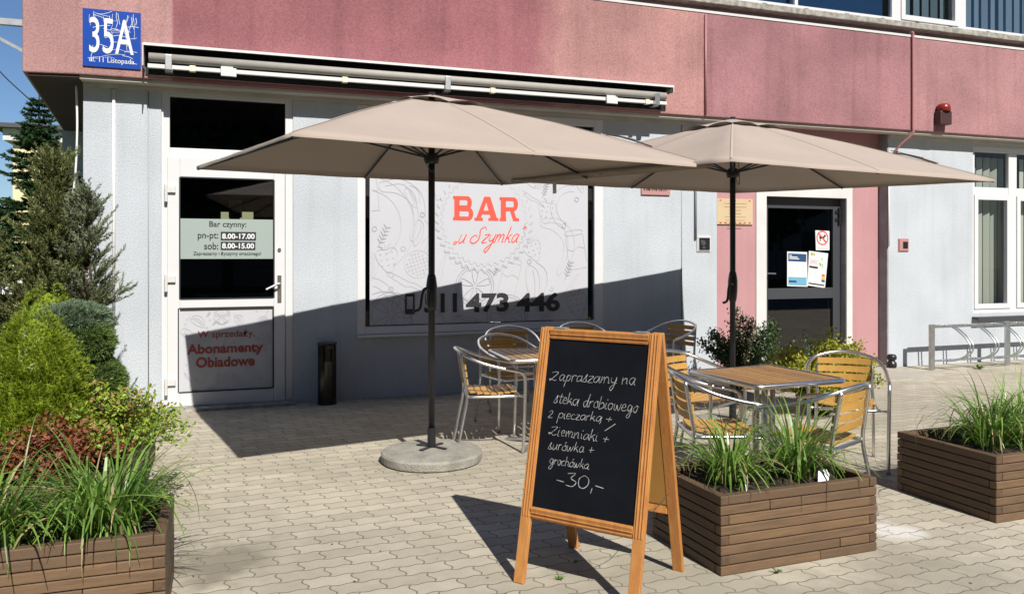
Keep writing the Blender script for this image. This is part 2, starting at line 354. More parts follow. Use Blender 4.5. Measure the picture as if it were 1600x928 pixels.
def text(name, body, box, plane, m, parent, bold=.0, shear=0.):
    """lettering fitted into box = (u0,v0,u1,v1) of a plane"""
    cu = bpy.data.curves.new('t', 'FONT'); cu.body = body; cu.size = 1; cu.offset = bold; cu.shear = shear; cu.resolution_u = 4
    t = bpy.data.objects.new('t', cu); C.objects.link(t); bpy.context.view_layer.update()
    me = bpy.data.meshes.new_from_object(t.evaluated_get(bpy.context.evaluated_depsgraph_get()))
    bpy.data.objects.remove(t)
    xs = [v.co.x for v in me.vertices]; ys = [v.co.y for v in me.vertices]; O, U, V, Nn = plane
    sx = (box[2]-box[0])/(max(xs)-min(xs)); sy = (box[3]-box[1])/(max(ys)-min(ys)); mx, my = min(xs), min(ys)
    for v in me.vertices: v.co = O+U*(box[0]+(v.co.x-mx)*sx)+V*(box[1]+(v.co.y-my)*sy)
    me.materials.clear(); me.materials.append(m)
    o = bpy.data.objects.new(name, me); C.objects.link(o); o.parent = parent; return o
def fbox(px0, py0, px1, py1, Y):
    a = wp(px0, (py0+py1)/2, Y); b = wp(px1, (py0+py1)/2, Y); m = (px0+px1)/2
    t = wp(m, py0, Y).z; bt = wp(m, py1, Y).z
    return (a.x, bt, b.x, t)

# ------------------------------------------------------------------ the ground
g = MB(); g.add([(-160, -60, -.004), (160, -60, -.004), (160, 220, -.004), (-160, 220, -.004)], [(0, 1, 2, 3)])
tag(g.build('ground', LAWN), kind='structure')
g = MB(); g.add([(-3.2, -14, 0), (30, -14, 0), (30, 1.2, 0), (-3.2, 1.2, 0)], [(0, 1, 2, 3)])
tag(g.build('paving', PAVE), kind='structure')
g = MB(); g.add([(-40, 12, .002), (-3.4, 9, .002), (-3.4, 11.5, .002), (-40, 22, .002)], [(0, 1, 2, 3)])
tag(g.build('path', STEP), kind='structure')
g = MB(); g.prism([(6.1, -.75), (8.05, -1.05), (8.33, -.55), (8.36, -.02), (8.36, .14), (5.7, .14), (5.7, -.02), (5.75, -.6)], .0, .022)
tag(g.build('entrance_apron', STEP), kind='structure')

# ------------------------------------------------------------------ the building
bld = thing('corner_building', 'pale blue rendered corner building with a pink roughcast band over its ground floor', 'building', (0, 0, 0))
ZE, ZT = 3.143, 4.388
def holed(x0, x1, z0, z1, holes, y0, y1, name, m, ends=True):
    """wall with openings: front, back, reveals"""
    mb = MB(); xs = sorted({x0, x1, *[h[0] for h in holes], *[h[1] for h in holes]}); zs = sorted({z0, z1, *[h[2] for h in holes], *[h[3] for h in holes]})
    def solid(i, j):
        if not (0 <= i < len(xs)-1 and 0 <= j < len(zs)-1): return False
        cx = (xs[i]+xs[i+1])/2; cz = (zs[j]+zs[j+1])/2
        return not any(h[0] < cx < h[1] and h[2] < cz < h[3] for h in holes)
    for i in range(len(xs)-1):
        for j in range(len(zs)-1):
            if not solid(i, j): continue
            a, b, c, d = xs[i], xs[i+1], zs[j], zs[j+1]
            mb.add([(a, y0, c), (b, y0, c), (b, y0, d), (a, y0, d)], [(0, 1, 2, 3)])
            mb.add([(a, y1, c), (b, y1, c), (b, y1, d), (a, y1, d)], [(3, 2, 1, 0)])
            if not solid(i-1, j): mb.add([(a, y0, c), (a, y0, d), (a, y1, d), (a, y1, c)], [(0, 1, 2, 3)])
            if not solid(i+1, j): mb.add([(b, y0, c), (b, y1, c), (b, y1, d), (b, y0, d)], [(0, 1, 2, 3)])
            if not solid(i, j-1): mb.add([(a, y0, c), (a, y1, c), (b, y1, c), (b, y0, c)], [(0, 1, 2, 3)])
            if not solid(i, j+1): mb.add([(a, y0, d), (b, y0, d), (b, y1, d), (a, y1, d)], [(0, 1, 2, 3)])
    return mb.build(name, m, bld)
DX0, DX1, DZ1 = -.60, .635, 3.10
WX0, WX1, WZ0, WZ1 = 1.283, 4.128, .672, 3.075
holed(-1.272, 5.68, -.02, ZE+.01, [(DX0, DX1, -.01, DZ1), (WX0, WX1, WZ0, WZ1)], 0, .30, 'wall', BLUE)
VX0, VX1, VZ0, VZ1 = 9.888, 13.4, .683, 3.04
holed(8.372, 16, -.02, ZE+.01, [(VX0, VX1, VZ0, VZ1)], 0, .30, 'wall', BLUE)
YR = .15
e0 = wp(1197, 308, YR); e1 = wp(1322, 310, YR); EX0, EX1, EZ = e0.x, e1.x, 2.262
holed(5.68, 8.372, -.02, ZE+.01, [(EX0, EX1, 0, EZ)], YR, .5, 'entrance_wall', PINKW)
b = MB(); b.box(8.355, 8.3715, .004, YR-.002, .002, ZE); b.build('entrance_reveal_shade', GREYST_SHADE, bld)  # grey sheet puts the shade on this blue wall end into colour
SX0, SX1 = wp(1181, 300, YR).x, wp(1331, 300, YR).x
b = MB()
for (x0, x1, z0, z1) in ((SX0, EX0, .02, 2.50), (EX1, SX1, .02, 2.50), (EX0, EX1, EZ, 2.50)): b.box(x0, x1, YR-.012, YR+.02, z0, z1)
b.build('entrance_surround', OLDWHITE, bld)
b = MB(); b.box(EX1-.004, EX1+.001, YR+.003, .28, .02, EZ); b.build('entrance_jamb_shade', GREYST_SHADE, bld)  # grey strip stands in for shade on the white jamb
# side and rear parts: end wall behind the corner, back wall, closing walls, floor
b = MB(); b.box(-1.272, -1.0, .301, 3.4, -.02, ZE); b.build('side_wall', BLUE, bld)
def fr_(a, c, Y):
    p_ = wp(a[0], a[1], Y); q_ = wp(c[0], c[1], Y); return (min(p_.x, q_.x), max(p_.x, q_.x), min(p_.z, q_.z), max(p_.z, q_.z))
holed(-2.03, 16, -.02, ZE+.005, [fr_((336, 322), (404, 352), 3.55)], 3.4, 3.7, 'rear_wall', BLUE)
b = MB(); b.box(15.7, 16, .301, 3.4, -.02, ZE); b.build('end_wall', BLUE, bld)
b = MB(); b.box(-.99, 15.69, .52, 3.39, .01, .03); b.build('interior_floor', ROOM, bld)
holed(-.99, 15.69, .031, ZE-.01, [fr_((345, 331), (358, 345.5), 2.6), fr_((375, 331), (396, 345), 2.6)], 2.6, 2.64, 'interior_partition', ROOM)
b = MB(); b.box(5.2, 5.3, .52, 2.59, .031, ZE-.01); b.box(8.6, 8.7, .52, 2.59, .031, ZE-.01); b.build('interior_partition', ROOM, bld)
b = MB(); b.box(-.3, .95, 1.5, 1.55, .031, 1.02); b.box(-.35, 1.0, 1.42, 1.6, 1.021, 1.06); b.box(-.9, -.35, 1.5, 1.55, .031, .8); b.build('bar_counter', OLDWHITE, bld)
for (x, z, w_, h_) in ((.02, 1.98, .16, .22), (.42, 2.0, .22, .2), (-.35, 1.5, .3, .04), (.3, 1.28, .5, .03)):
    b = MB(); b.box(x, x+w_, 2.3, 2.33, z, z+h_); b.build('shelf_item', OLDWHITE, bld)
# pink band = edge of the floor slab, running past the corner to the left
b = MB(); b.prism([(-1.74, -.15), (-1.286, -.22), (16, -.22), (16, 3.7), (-2.06, 3.7)], ZE+.012, ZT)
b.build('fascia_band', PINK, bld, bevel=.012)
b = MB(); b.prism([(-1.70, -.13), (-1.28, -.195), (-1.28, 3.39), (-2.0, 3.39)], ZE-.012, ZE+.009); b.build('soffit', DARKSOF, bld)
b = MB(); b.box(-1.275, 16, -.185, -.003, ZE-.02, ZE+.009); b.build('soffit', SOFFIT, bld)
b = MB(); b.box(-1.27, 5.3, -.03, -.002, ZE-.06, ZE-.022); b.box(8.38, 16, -.03, -.002, ZE-.06, ZE-.022); b.build('cornice_strip', SOFFIT, bld)
b = MB(); b.box(-1.28, 16, -.228, -.19, ZT+.001, ZT+.03); b.build('flashing', OLDWHITE, bld)
b = MB(); b.box(-1.6, 16, -.02, .3, ZT+.001, 4.53); b.build('upper_plinth', GREYST_SHADE, bld)
b = MB(); b.box(-1.7, 16, -.16, .31, 4.535, 4.615); b.build('ledge', CONC, bld, bevel=.01)
UX0, UX1, UZ0, UZ1 = 4.9, 15.2, 4.63, 6.1
mb_holes = [(UX0, UX1, UZ0, UZ1)]
holed(-1.6, 16, 4.616, 6.6, mb_holes, 0, .3, 'upper_wall', BLUE)
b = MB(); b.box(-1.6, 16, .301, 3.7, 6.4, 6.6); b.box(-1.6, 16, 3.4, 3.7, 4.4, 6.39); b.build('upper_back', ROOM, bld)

def window(x0, x1, z0, z1, verts, hors, name='window', fw=.07, m=PVC, y0=.03, y1=.10, gm=GLASSW, sashes=()):
    f = MB(); f.box(x0, x0+fw, y0, y1, z0, z1); f.box(x1-fw, x1, y0, y1, z0, z1)
    f.box(x0+fw, x1-fw, y0, y1, z0, z0+fw); f.box(x0+fw, x1-fw, y0, y1, z1-fw, z1)
    for (vx, vw) in verts: f.box(vx-vw/2, vx+vw/2, y0+.004, y1-.004, z0+fw, z1-fw)
    for (hz, hw, a, bb) in hors: f.box(a, bb, y0+.007, y1-.007, hz-hw/2, hz+hw/2)
    for (a, bb, c, d, sw) in sashes:
        f.box(a, a+sw, y0-.015, y1-.02, c, d); f.box(bb-sw, bb, y0-.015, y1-.02, c, d); f.box(a+sw, bb-sw, y0-.015, y1-.02, c, c+sw); f.box(a+sw, bb-sw, y0-.015, y1-.02, d-sw, d)
    fr = f.build(name, m, bld, bevel=.004)
    p = MB(); p.add([(x0+fw*.5, y1-.03, z0+fw*.5), (x1-fw*.5, y1-.03, z0+fw*.5), (x1-fw*.5, y1-.03, z1-fw*.5), (x0+fw*.5, y1-.03, z1-fw*.5)], [(0, 1, 2, 3)])
    p.build('pane', gm, fr)
    return fr
def blinds(parent, xs0, xs1, z0, z1, y, step=.14, wd=.088, seed=1):
    rr = random.Random(seed); mb = MB(); x = xs0
    while x < xs1:
        a = rr.uniform(-.75, .25); dx = math.cos(a)*wd/2; dy = math.sin(a)*wd/2
        mb.add([(x-dx, y-dy, z0), (x+dx, y+dy, z0), (x+dx, y+dy, z1), (x-dx, y-dy, z1)], [(0, 1, 2, 3)]); x += step
    return mb.build('vertical_blind', BLIND, parent)
# right-hand ground floor window
vw = window(VX0, VX1, VZ0, VZ1, [(10.70, .16), (12.0, .16)], [(2.405, .13, VX0+.07, 10.62), (2.405, .13, 10.78, 11.92), (2.405, .13, 12.08, VX1-.07)],
            sashes=[(VX0+.055, 10.64, VZ0+.06, 2.36, .07), (10.765, 11.94, VZ0+.06, 2.36, .07)])
blinds(vw, VX0+.1, VX1-.1, VZ0+.1, VZ1-.12, .22, seed=4)
b = MB(); b.box(VX0-.02, VX1+.02, -.10, .03, VZ0-.075, VZ0-.045); b.box(VX0-.02, VX1+.02, -.105, -.095, VZ0-.105, VZ0-.046); b.build('sill', DKFRAME, vw)
# upper windows
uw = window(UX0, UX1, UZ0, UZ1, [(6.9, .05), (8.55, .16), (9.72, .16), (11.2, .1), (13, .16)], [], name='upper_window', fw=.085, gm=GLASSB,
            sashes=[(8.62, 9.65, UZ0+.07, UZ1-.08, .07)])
blinds(uw, 8.75, 15, UZ0+.1, UZ1-.1, .2, step=.16, seed=6)
b = MB(); b.box(UX0+.06, 8.47, .19, .195, UZ0+.06, UZ1-.06); b.build('sky_reflection_sheet', mat('painted_sky_reflection', (.035, .11, .22), .8), uw)  # blue sheet behind the panes, painted in place of reflected sky
b = MB()
for x in (5.9, 6.4, 7.05, 7.7, 8.3, 8.9, 9.5, 10.2, 10.9): b.box(x-.03, x+.03, .018, .031, UZ0+.03, UZ0+.055)
b.build('drain_cap', BLACKM, uw)

# ---- bar door with transom
d = MB(); FW = .075
d.box(DX0, DX0+FW, .02, .10, .0, DZ1); d.box(DX1-FW, DX1, .02, .10, .0, DZ1); d.box(DX0+FW, DX1-FW, .02, .10, DZ1-.05, DZ1)
d.box(DX0+FW, DX1-FW, .024, .096, 2.44, 2.55)
dfr = d.build('door_frame', PVC, bld, bevel=.004)
LX0, LX1, LZ0, LZ1 = -.545, .555, .03, 2.46
GX0, GX1, GZ0, GZ1 = -.432, .447, 1.075, 2.262
PX0, PX1, PZ0, PZ1 = -.445, .440, .165, .985
d = MB(); ya, yb = -.002, .075
d.box(LX0, GX0, ya, yb, LZ0, LZ1); d.box(GX1, LX1, ya, yb, LZ0, LZ1); d.box(GX0, GX1, ya, yb, GZ1, LZ1); d.box(GX0, GX1, ya, yb, PZ1, GZ0); d.box(GX0, GX1, ya, yb, LZ0, PZ0)
door = d.build('door', PVC, bld, bevel=.005)
p = MB(); p.add([(GX0, .04, GZ0), (GX1, .04, GZ0), (GX1, .04, GZ1), (GX0, .04, GZ1)], [(0, 1, 2, 3)]); p.build('pane', GLASSD, door)
p = MB(); p.add([(DX0+FW, .06, 2.55), (DX1-FW, .06, 2.55), (DX1-FW, .06, DZ1-.05), (DX0+FW, .06, DZ1-.05)], [(0, 1, 2, 3)]); p.build('pane', GLASSD, dfr)
p = MB(); p.box(PX0, PX1, .022, .05, PZ0, PZ1); p.build('lower_panel', FILM, door)
p = MB()
for (x0, x1, z0, z1) in ((GX0-.008, GX0+.004, GZ0, GZ1), (GX1-.004, GX1+.008, GZ0, GZ1), (GX0+.004, GX1-.004, GZ0-.008, GZ0+.004), (GX0+.004, GX1-.004, GZ1-.004, GZ1+.008),
                         (PX0-.006, PX0+.005, PZ0, PZ1), (PX1-.005, PX1+.006, PZ0, PZ1), (PX0+.005, PX1-.005, PZ0-.006, PZ0+.005), (PX0+.005, PX1-.005, PZ1-.005, PZ1+.006)): p.box(x0, x1, ya-.003, ya+.02, z0, z1)
p.build('gasket', INK, door)
for hz in (2.14, 1.27, .27):
    p = MB(); p.box(DX0+.035, DX0+.13, -.03, -.003, hz-.03, hz+.03); p.tube([(DX0+.045, -.025, hz-.12), (DX0+.045, -.025, hz+.045)], .016, 10)
    p.build('hinge', OLDWHITE, door, bevel=.003)
p = MB(); p.box(.482, .520, -.014, -.003, 1.03, 1.30); p.tube([(.50, -.012, 1.215), (.50, -.06, 1.215), (.47, -.066, 1.21), (.37, -.07, 1.16)], .011, 8); p.tube([(.50, -.02, 1.065), (.50, -.001, 1.065)], .014, 10)
p.tube([(.50, -.016, 1.56), (.50, -.001, 1.56)], .018, 10)
p.build('handle', STEEL, door)
p = MB(); p.box(DX0-.02, DX1+.02, -.16, .02, 0, .028); p.build('threshold', CONC, bld)
# hours film + letters
Yf = .032
hb = fbox(282, 342.5, 427, 404.5, Yf)
p = MB(); p.box(GX0+.002, GX1-.002, Yf, Yf+.002, hb[1], hb[3]); hf = p.build('opening_hours_film', FROST, door)
pl = facade(Yf-.002); pl2 = facade(Yf-.004)
def ft(body, bx, m, par, pln, bold=.0, name='lettering'): return text(name, body, fbox(*bx, -pln[0].y*-1), pln, m, par, bold)
ft('Bar czynny:', (327, 346, 385, 357.5), INK, door, pl, .012)
ft('pn-pt:', (309, 364, 341, 376), INK, door, pl, .012)
ft('sob:', (319, 379, 341, 390), INK, door, pl, .012)
p = MB()
for bx in ((345, 362.5, 400, 375.5), (345, 378, 399, 390.5)):
    q = fbox(*bx, Yf); p.box(q[0], q[2], Yf-.0035, Yf-.001, q[1], q[3])
p.build('hours_box', INK, door)
ft('8.00-17.00', (347, 365, 398, 373.5), WHITE, door, facade(Yf-.005), .03)
ft('8.00-15.00', (347, 380, 397, 388.5), WHITE, door, facade(Yf-.005), .03)
ft('Zapraszamy i życzymy smacznego!', (302, 393, 408, 400.5), INK, door, pl, .012)
pd = facade(.017)
ft('W sprzedaży,', (309, 515, 398, 530), DKRED, door, pd, .01)
ft('Abonamenty', (292, 536, 411, 556), DKRED, door, pd, .03)
ft('Obiadowe', (306, 556.5, 398, 573), DKRED, door, pd, .03)

# ---- line drawings of food, used on the door panel and on the window film
def doodle(kind, mb, x, z, s, a, plane, wd=.0045):
    ca, sa = math.cos(a), math.sin(a)
    def T(P): return [(x+s*(px*ca-py*sa), z+s*(px*sa+py*ca)) for px, py in P]
    def S(P, closed=False, k=5): ribbon(mb, T([(q.x, q.y) for q in smooth_line([(p[0], p[1], 0) for p in P], k, closed)]), wd, plane, closed)
    def circ(cx, cy, r, n=20): ribbon(mb, T([(cx+r*math.cos(2*math.pi*i/n), cy+r*math.sin(2*math.pi*i/n)) for i in range(n)]), wd, plane, True)
    if kind == 'banana':
        S([(-.25, 1), (.35, .95), (.85, .4), (.8, -.4), (.35, -.95), (.2, -1.02), (.18, -.85), (.42, -.4), (.45, .15), (.1, .55), (-.35, .72), (-.38, .95)], True)
        S([(-.2, .85), (.35, .78), (.62, .3), (.58, -.35), (.3, -.85)])
    elif kind == 'jar':
        S([(-.4, .75), (-.5, .6), (-.5, -.9), (-.4, -1), (.4, -1), (.5, -.9), (.5, .6), (.4, .75)]); S([(-.42, .78), (.42, .78), (.42, 1), (-.42, 1)], True, 2); S([(-.5, .1), (-.2, -.05), (.15, .12), (.5, 0)])
    elif kind == 'berry':
        S([(0, .6), (.5, .65), (.75, .3), (.5, -.4), (0, -1), (-.5, -.4), (-.75, .3), (-.5, .65)], True)
        for k in range(9): circ(-.4+.4*(k % 3), .35-.4*(k//3), .05, 6)
        for k in (-1, 0, 1): S([(k*.1, .6), (k*.45, .95), (k*.15, .75)])
    elif kind == 'sieve':
        circ(0, 0, .6, 24)
        for k in range(-3, 4):
            for j in range(-3, 4):
                if k*k+j*j < 11: circ(k*.15, j*.15, .035, 6)
        S([(.4, .45), (.9, .95), (1.0, .86), (.5, .36)])
    elif kind == 'pepper':
        S([(-.1, .8), (.3, .5), (.35, -.2), (0, -1), (-.3, -.3), (-.25, .5)], True); S([(0, .8), (.05, 1.1), (.2, 1.2)]); S([(.1, .55), (.12, -.1), (0, -.7)])
        S([(.3, .9), (.7, .5), (.75, -.1), (.4, -.75)])
    elif kind == 'dot': circ(0, 0, .5, 12)
    elif kind == 'citrus':
        circ(0, 0, 1, 28); circ(0, 0, .88, 26)
        for k in range(5):
            t = 2*math.pi*k/5; S([(.08*math.cos(t), .08*math.sin(t)), (.75*math.cos(t-.22), .75*math.sin(t-.22)), (.8*math.cos(t), .8*math.sin(t)), (.75*math.cos(t+.22), .75*math.sin(t+.22))], True, 3)
    elif kind == 'knife': S([(-1, -.05), (-.1, -.12), (.1, 0), (1, .05), (.5, .16), (.1, .18), (-.1, .12), (-1, .1)], True, 3); circ(-.8, .02, .04, 6)
    elif kind == 'plate':
        for r in (1, .72): ribbon(mb, T([(r*math.cos(t), r*math.sin(t)) for t in [i*.12-1.2 for i in range(26)]]), wd, plane)
    elif kind == 'sprig':
        S([(0, -1), (.1, 0), (0, 1)])
        for k in range(5): S([(.05, -.6+.35*k), (.4, -.35+.35*k), (.1, -.5+.35*k)]); S([(.05, -.6+.35*k), (-.3, -.3+.35*k), (0, -.5+.35*k)])
    elif kind == 'box': S([(-.5, -.8), (.5, -.8), (.45, .8), (-.45, .8)], True, 2); S([(-.45, .4), (.45, .4)])
dm = MB(); rr = random.Random(3)
dpl = facade(.0195)
spots = []
kinds = ['banana', 'jar', 'berry', 'sieve', 'pepper', 'dot', 'knife', 'dot', 'sprig', 'citrus', 'box']
for k in range(400):
    x = rr.uniform(PX0+.04, PX1-.04); z = rr.uniform(PZ0+.04, PZ1-.04); kd = kinds[k % len(kinds)]; s = {'dot': .016, 'sprig': .03}.get(kd, rr.uniform(.055, .085))
    if x-s < PX0 or x+s > PX1 or z-s < PZ0 or z+s > PZ1: continue
    if all((x-a)**2+(z-c)**2 > ((s+e)*.88)**2 for a, c, e in spots):
        spots.append((x, z, s)); doodle(kd, dm, x, z, s, rr.uniform(-1.2, 1.2), dpl, .003)
dm.build('line_drawing', INKG, door)

# ---- bar window: frame, pane, printed film
f = MB(); fw = .085; y0, y1 = -.006, .09
f.box(WX0, WX0+fw, y0, y1, WZ0, WZ1); f.box(WX1-.11, WX1, y0, y1, WZ0, WZ1); f.box(WX0+fw, WX1-.11, y0, y1, WZ0, WZ0+.08); f.box(WX0+fw, WX1-.11, y0, y1, WZ1-.085, WZ1)
f.box(WX0, WX1, -.05, -.0065, WZ0-.03, WZ0-.004)
win = f.build('shop_window', PVC, bld, bevel=.005)
p = MB(); p.add([(WX0+.06, .03, WZ0+.05), (WX1-.08, .03, WZ0+.05), (WX1-.08, .03, WZ1-.05), (WX0+.06, .03, WZ1-.05)], [(0, 1, 2, 3)]); p.build('pane', GLASSD, win)
fx0, fx1, fz0, fz1 = 1.418, 3.945, .765, 2.78
p = MB(); p.box(fx0, fx1, .022, .024, fz0, fz1); p.build('window_film', FILM, win)
dm = MB(); dd_ = MB(); dpl = facade(.0205)
bc = wp(757, 345, .02); BR = .545
def place(kd, px, py, s, a, dark=False, wd=.005):
    q = wp(px, py, .02); doodle(kd, dd_ if dark else dm, q.x, q.z, s, a, dpl, wd)
CLIP[0] = (fx0+.012, fx1-.012)
place('plate', 572, 352, .52, .2); place('banana', 622, 330, .34, .25); place('pepper', 653, 362, .16, -.2); place('pepper', 642, 308, .13, .5)
place('berry', 605, 404, .16, .2); place('sieve', 653, 413, .25, .3); place('plate', 575, 478, .30, .6); place('dot', 585, 358, .05, 0, True); place('dot', 660, 336, .05, 0, True)
place('dot', 630, 389, .05, 0, True); place('dot', 611, 452, .05, 0, True); place('sprig', 597, 370, .12, -.4, True); place('knife', 640, 446, .26, -.5); place('jar', 692, 276, .24, .2)
place('knife', 690, 424, .22, 1.2); place('citrus', 742, 447, .22, .3, True); place('jar', 797, 432, .20, -.25); place('sprig', 774, 423, .08, -.4, True); place('pepper', 832, 440, .24, .15)
place('banana', 862, 385, .32, .05); place('dot', 827, 409, .05, 0, True); place('berry', 833, 390, .14, .4); place('dot', 881, 353, .05, 0, True); place('dot', 901, 312, .05, 0, True)
place('berry', 855, 330, .15, -.2); place('jar', 900, 390, .22, .15); place('sprig', 887, 423, .11, -.3, True); place('knife', 893, 447, .18, .9); place('plate', 893, 325, .26, 2.6)
place('sieve', 838, 276, .22, .2); place('sprig', 851, 298, .09, -.3, True); place('knife', 834, 313, .16, -.6); place('pepper', 905, 283, .14, .3); place('dot', 862, 452, .04, 0)
place('citrus', 612, 492, .24, 0, True); place('box', 684, 500, .12, .5, True); place('citrus', 793, 494, .24, .6, True); place('dot', 711, 496, .04, 0, True); place('knife', 855, 496, .2, .7, True)
place('berry', 902, 475, .17, .2, True); place('plate', 600, 500, .3, .8, True); place('dot', 839, 484, .035, 0, True); place('banana', 570, 415, .16, .2); place('knife', 735, 500, .16, -.3, True)
place('plate', 800, 500, .16, 1, True); place('jar', 575, 300, .2, .1)
CLIP[0] = None
dm.build('line_drawing', INKG, win); dd_.build('line_drawing', INKD, win)
# scalloped badge
p = MB(); n = 480
outl = [((BR+.020*math.cos(40*t))*math.cos(t), (BR+.020*math.cos(40*t))*math.sin(t)) for t in [2*math.pi*i/n for i in range(n)]]
sh = MB(); poly2(sh, [(bc.x+x*1.012+.006, bc.z+y*1.012-.012) for x, y in outl], facade(.0175)); sh.build('badge_rim', mat('badge_grey_rim', (.42, .425, .46), .5), win)
poly2(p, [(bc.x+x, bc.z+y) for x, y in outl], facade(.016)); p.build('badge', FILM, win)
p = MB(); ribbon(p, [(bc.x+x*.90, bc.z+y*.90) for x, y in outl], .0045, facade(.0155), True); p.build('badge_stitch', INKG, win)
# BAR in slab letters
def slab(mb, ch, x0, z0, w_, h, plane):
    def P(*pts): STRK[0] += 1; poly2(mb, [(x0+a*w_, z0+b_*h) for a, b_ in pts], plane, .0003*(STRK[0] % 7))
    if ch in 'BR':
        P((0, 0), (.34, 0), (.34, .13), (0, .13)); P((.06, .13), (.32, .13), (.32, .87), (.06, .87)); P((0, .87), (.34, .87), (.34, 1), (0, 1))
        def ringhalf(zb, zt, xr):
            r = (zt-zb)/2; c = (zb+zt)/2; out = [(.28, zt)]; inn = [(.28, zt-.16)]
            for i in range(13):
                t = math.pi/2-math.pi*i/12; out.append((xr-.22+.22*math.cos(t), c+r*math.sin(t))); inn.append((xr-.28+.06*max(0, math.cos(t)), c+(r-.16)*math.sin(t)))
            out.append((.28, zb)); inn.append((.28, zb+.16))
            for i in range(len(out)-1): P(out[i], out[i+1], inn[i+1], inn[i])
        if ch == 'B':
            ringhalf(.46, 1, .93); ringhalf(0, .54, 1.0)
        else:
            ringhalf(.42, 1, .95); P((.52, .46), (.72, .46), (.86, .13), (1.0, .13), (1.0, 0), (.70, 0))
    if ch == 'A':
        P((-.02, 0), (.34, 0), (.34, .12), (-.02, .12)); P((.06, .12), (.26, .12), (.58, 1), (.40, 1))
        P((.58, 0), (1.02, 0), (1.02, .12), (.58, .12)); P((.42, 1), (.66, 1), (.95, .12), (.68, .12))
        P((.26, .26), (.72, .26), (.66, .42), (.32, .42))
bb = fbox(708, 307.5, 811, 345, .014); p = MB(); W_ = bb[2]-bb[0]; H_ = bb[3]-bb[1]
for i, (ch, a, wd) in enumerate((('B', 0, .30), ('A', .325, .35), ('R', .70, .30))): slab(p, ch, bb[0]+a*W_, bb[1], wd*W_, H_, facade(.0145-.0002*i))
p.build('lettering', RED, win)
for tx_, bx_ in (('511', (663, 458.5, 714, 488.5)), ('473', (728, 458, 795, 488)), ('446', (807, 457, 875, 487))): ft(tx_, bx_, INK, win, facade(.014), .034)
q = fbox(633, 459, 648, 491, .014); p = MB()
cx0, cz0, cx1, cz1 = q; pp = facade(.014)
for (a, c, e, d2) in ((cx0, cz0, cx0+.018, cz1), (cx1-.018, cz0, cx1, cz1), (cx0+.018, cz1-.03, cx1-.018, cz1), (cx0+.018, cz0, cx1-.018, cz0+.055)): poly2(p, [(a, c), (e, c), (e, d2), (a, d2)], pp)
p.build('phone_symbol', INK, win)

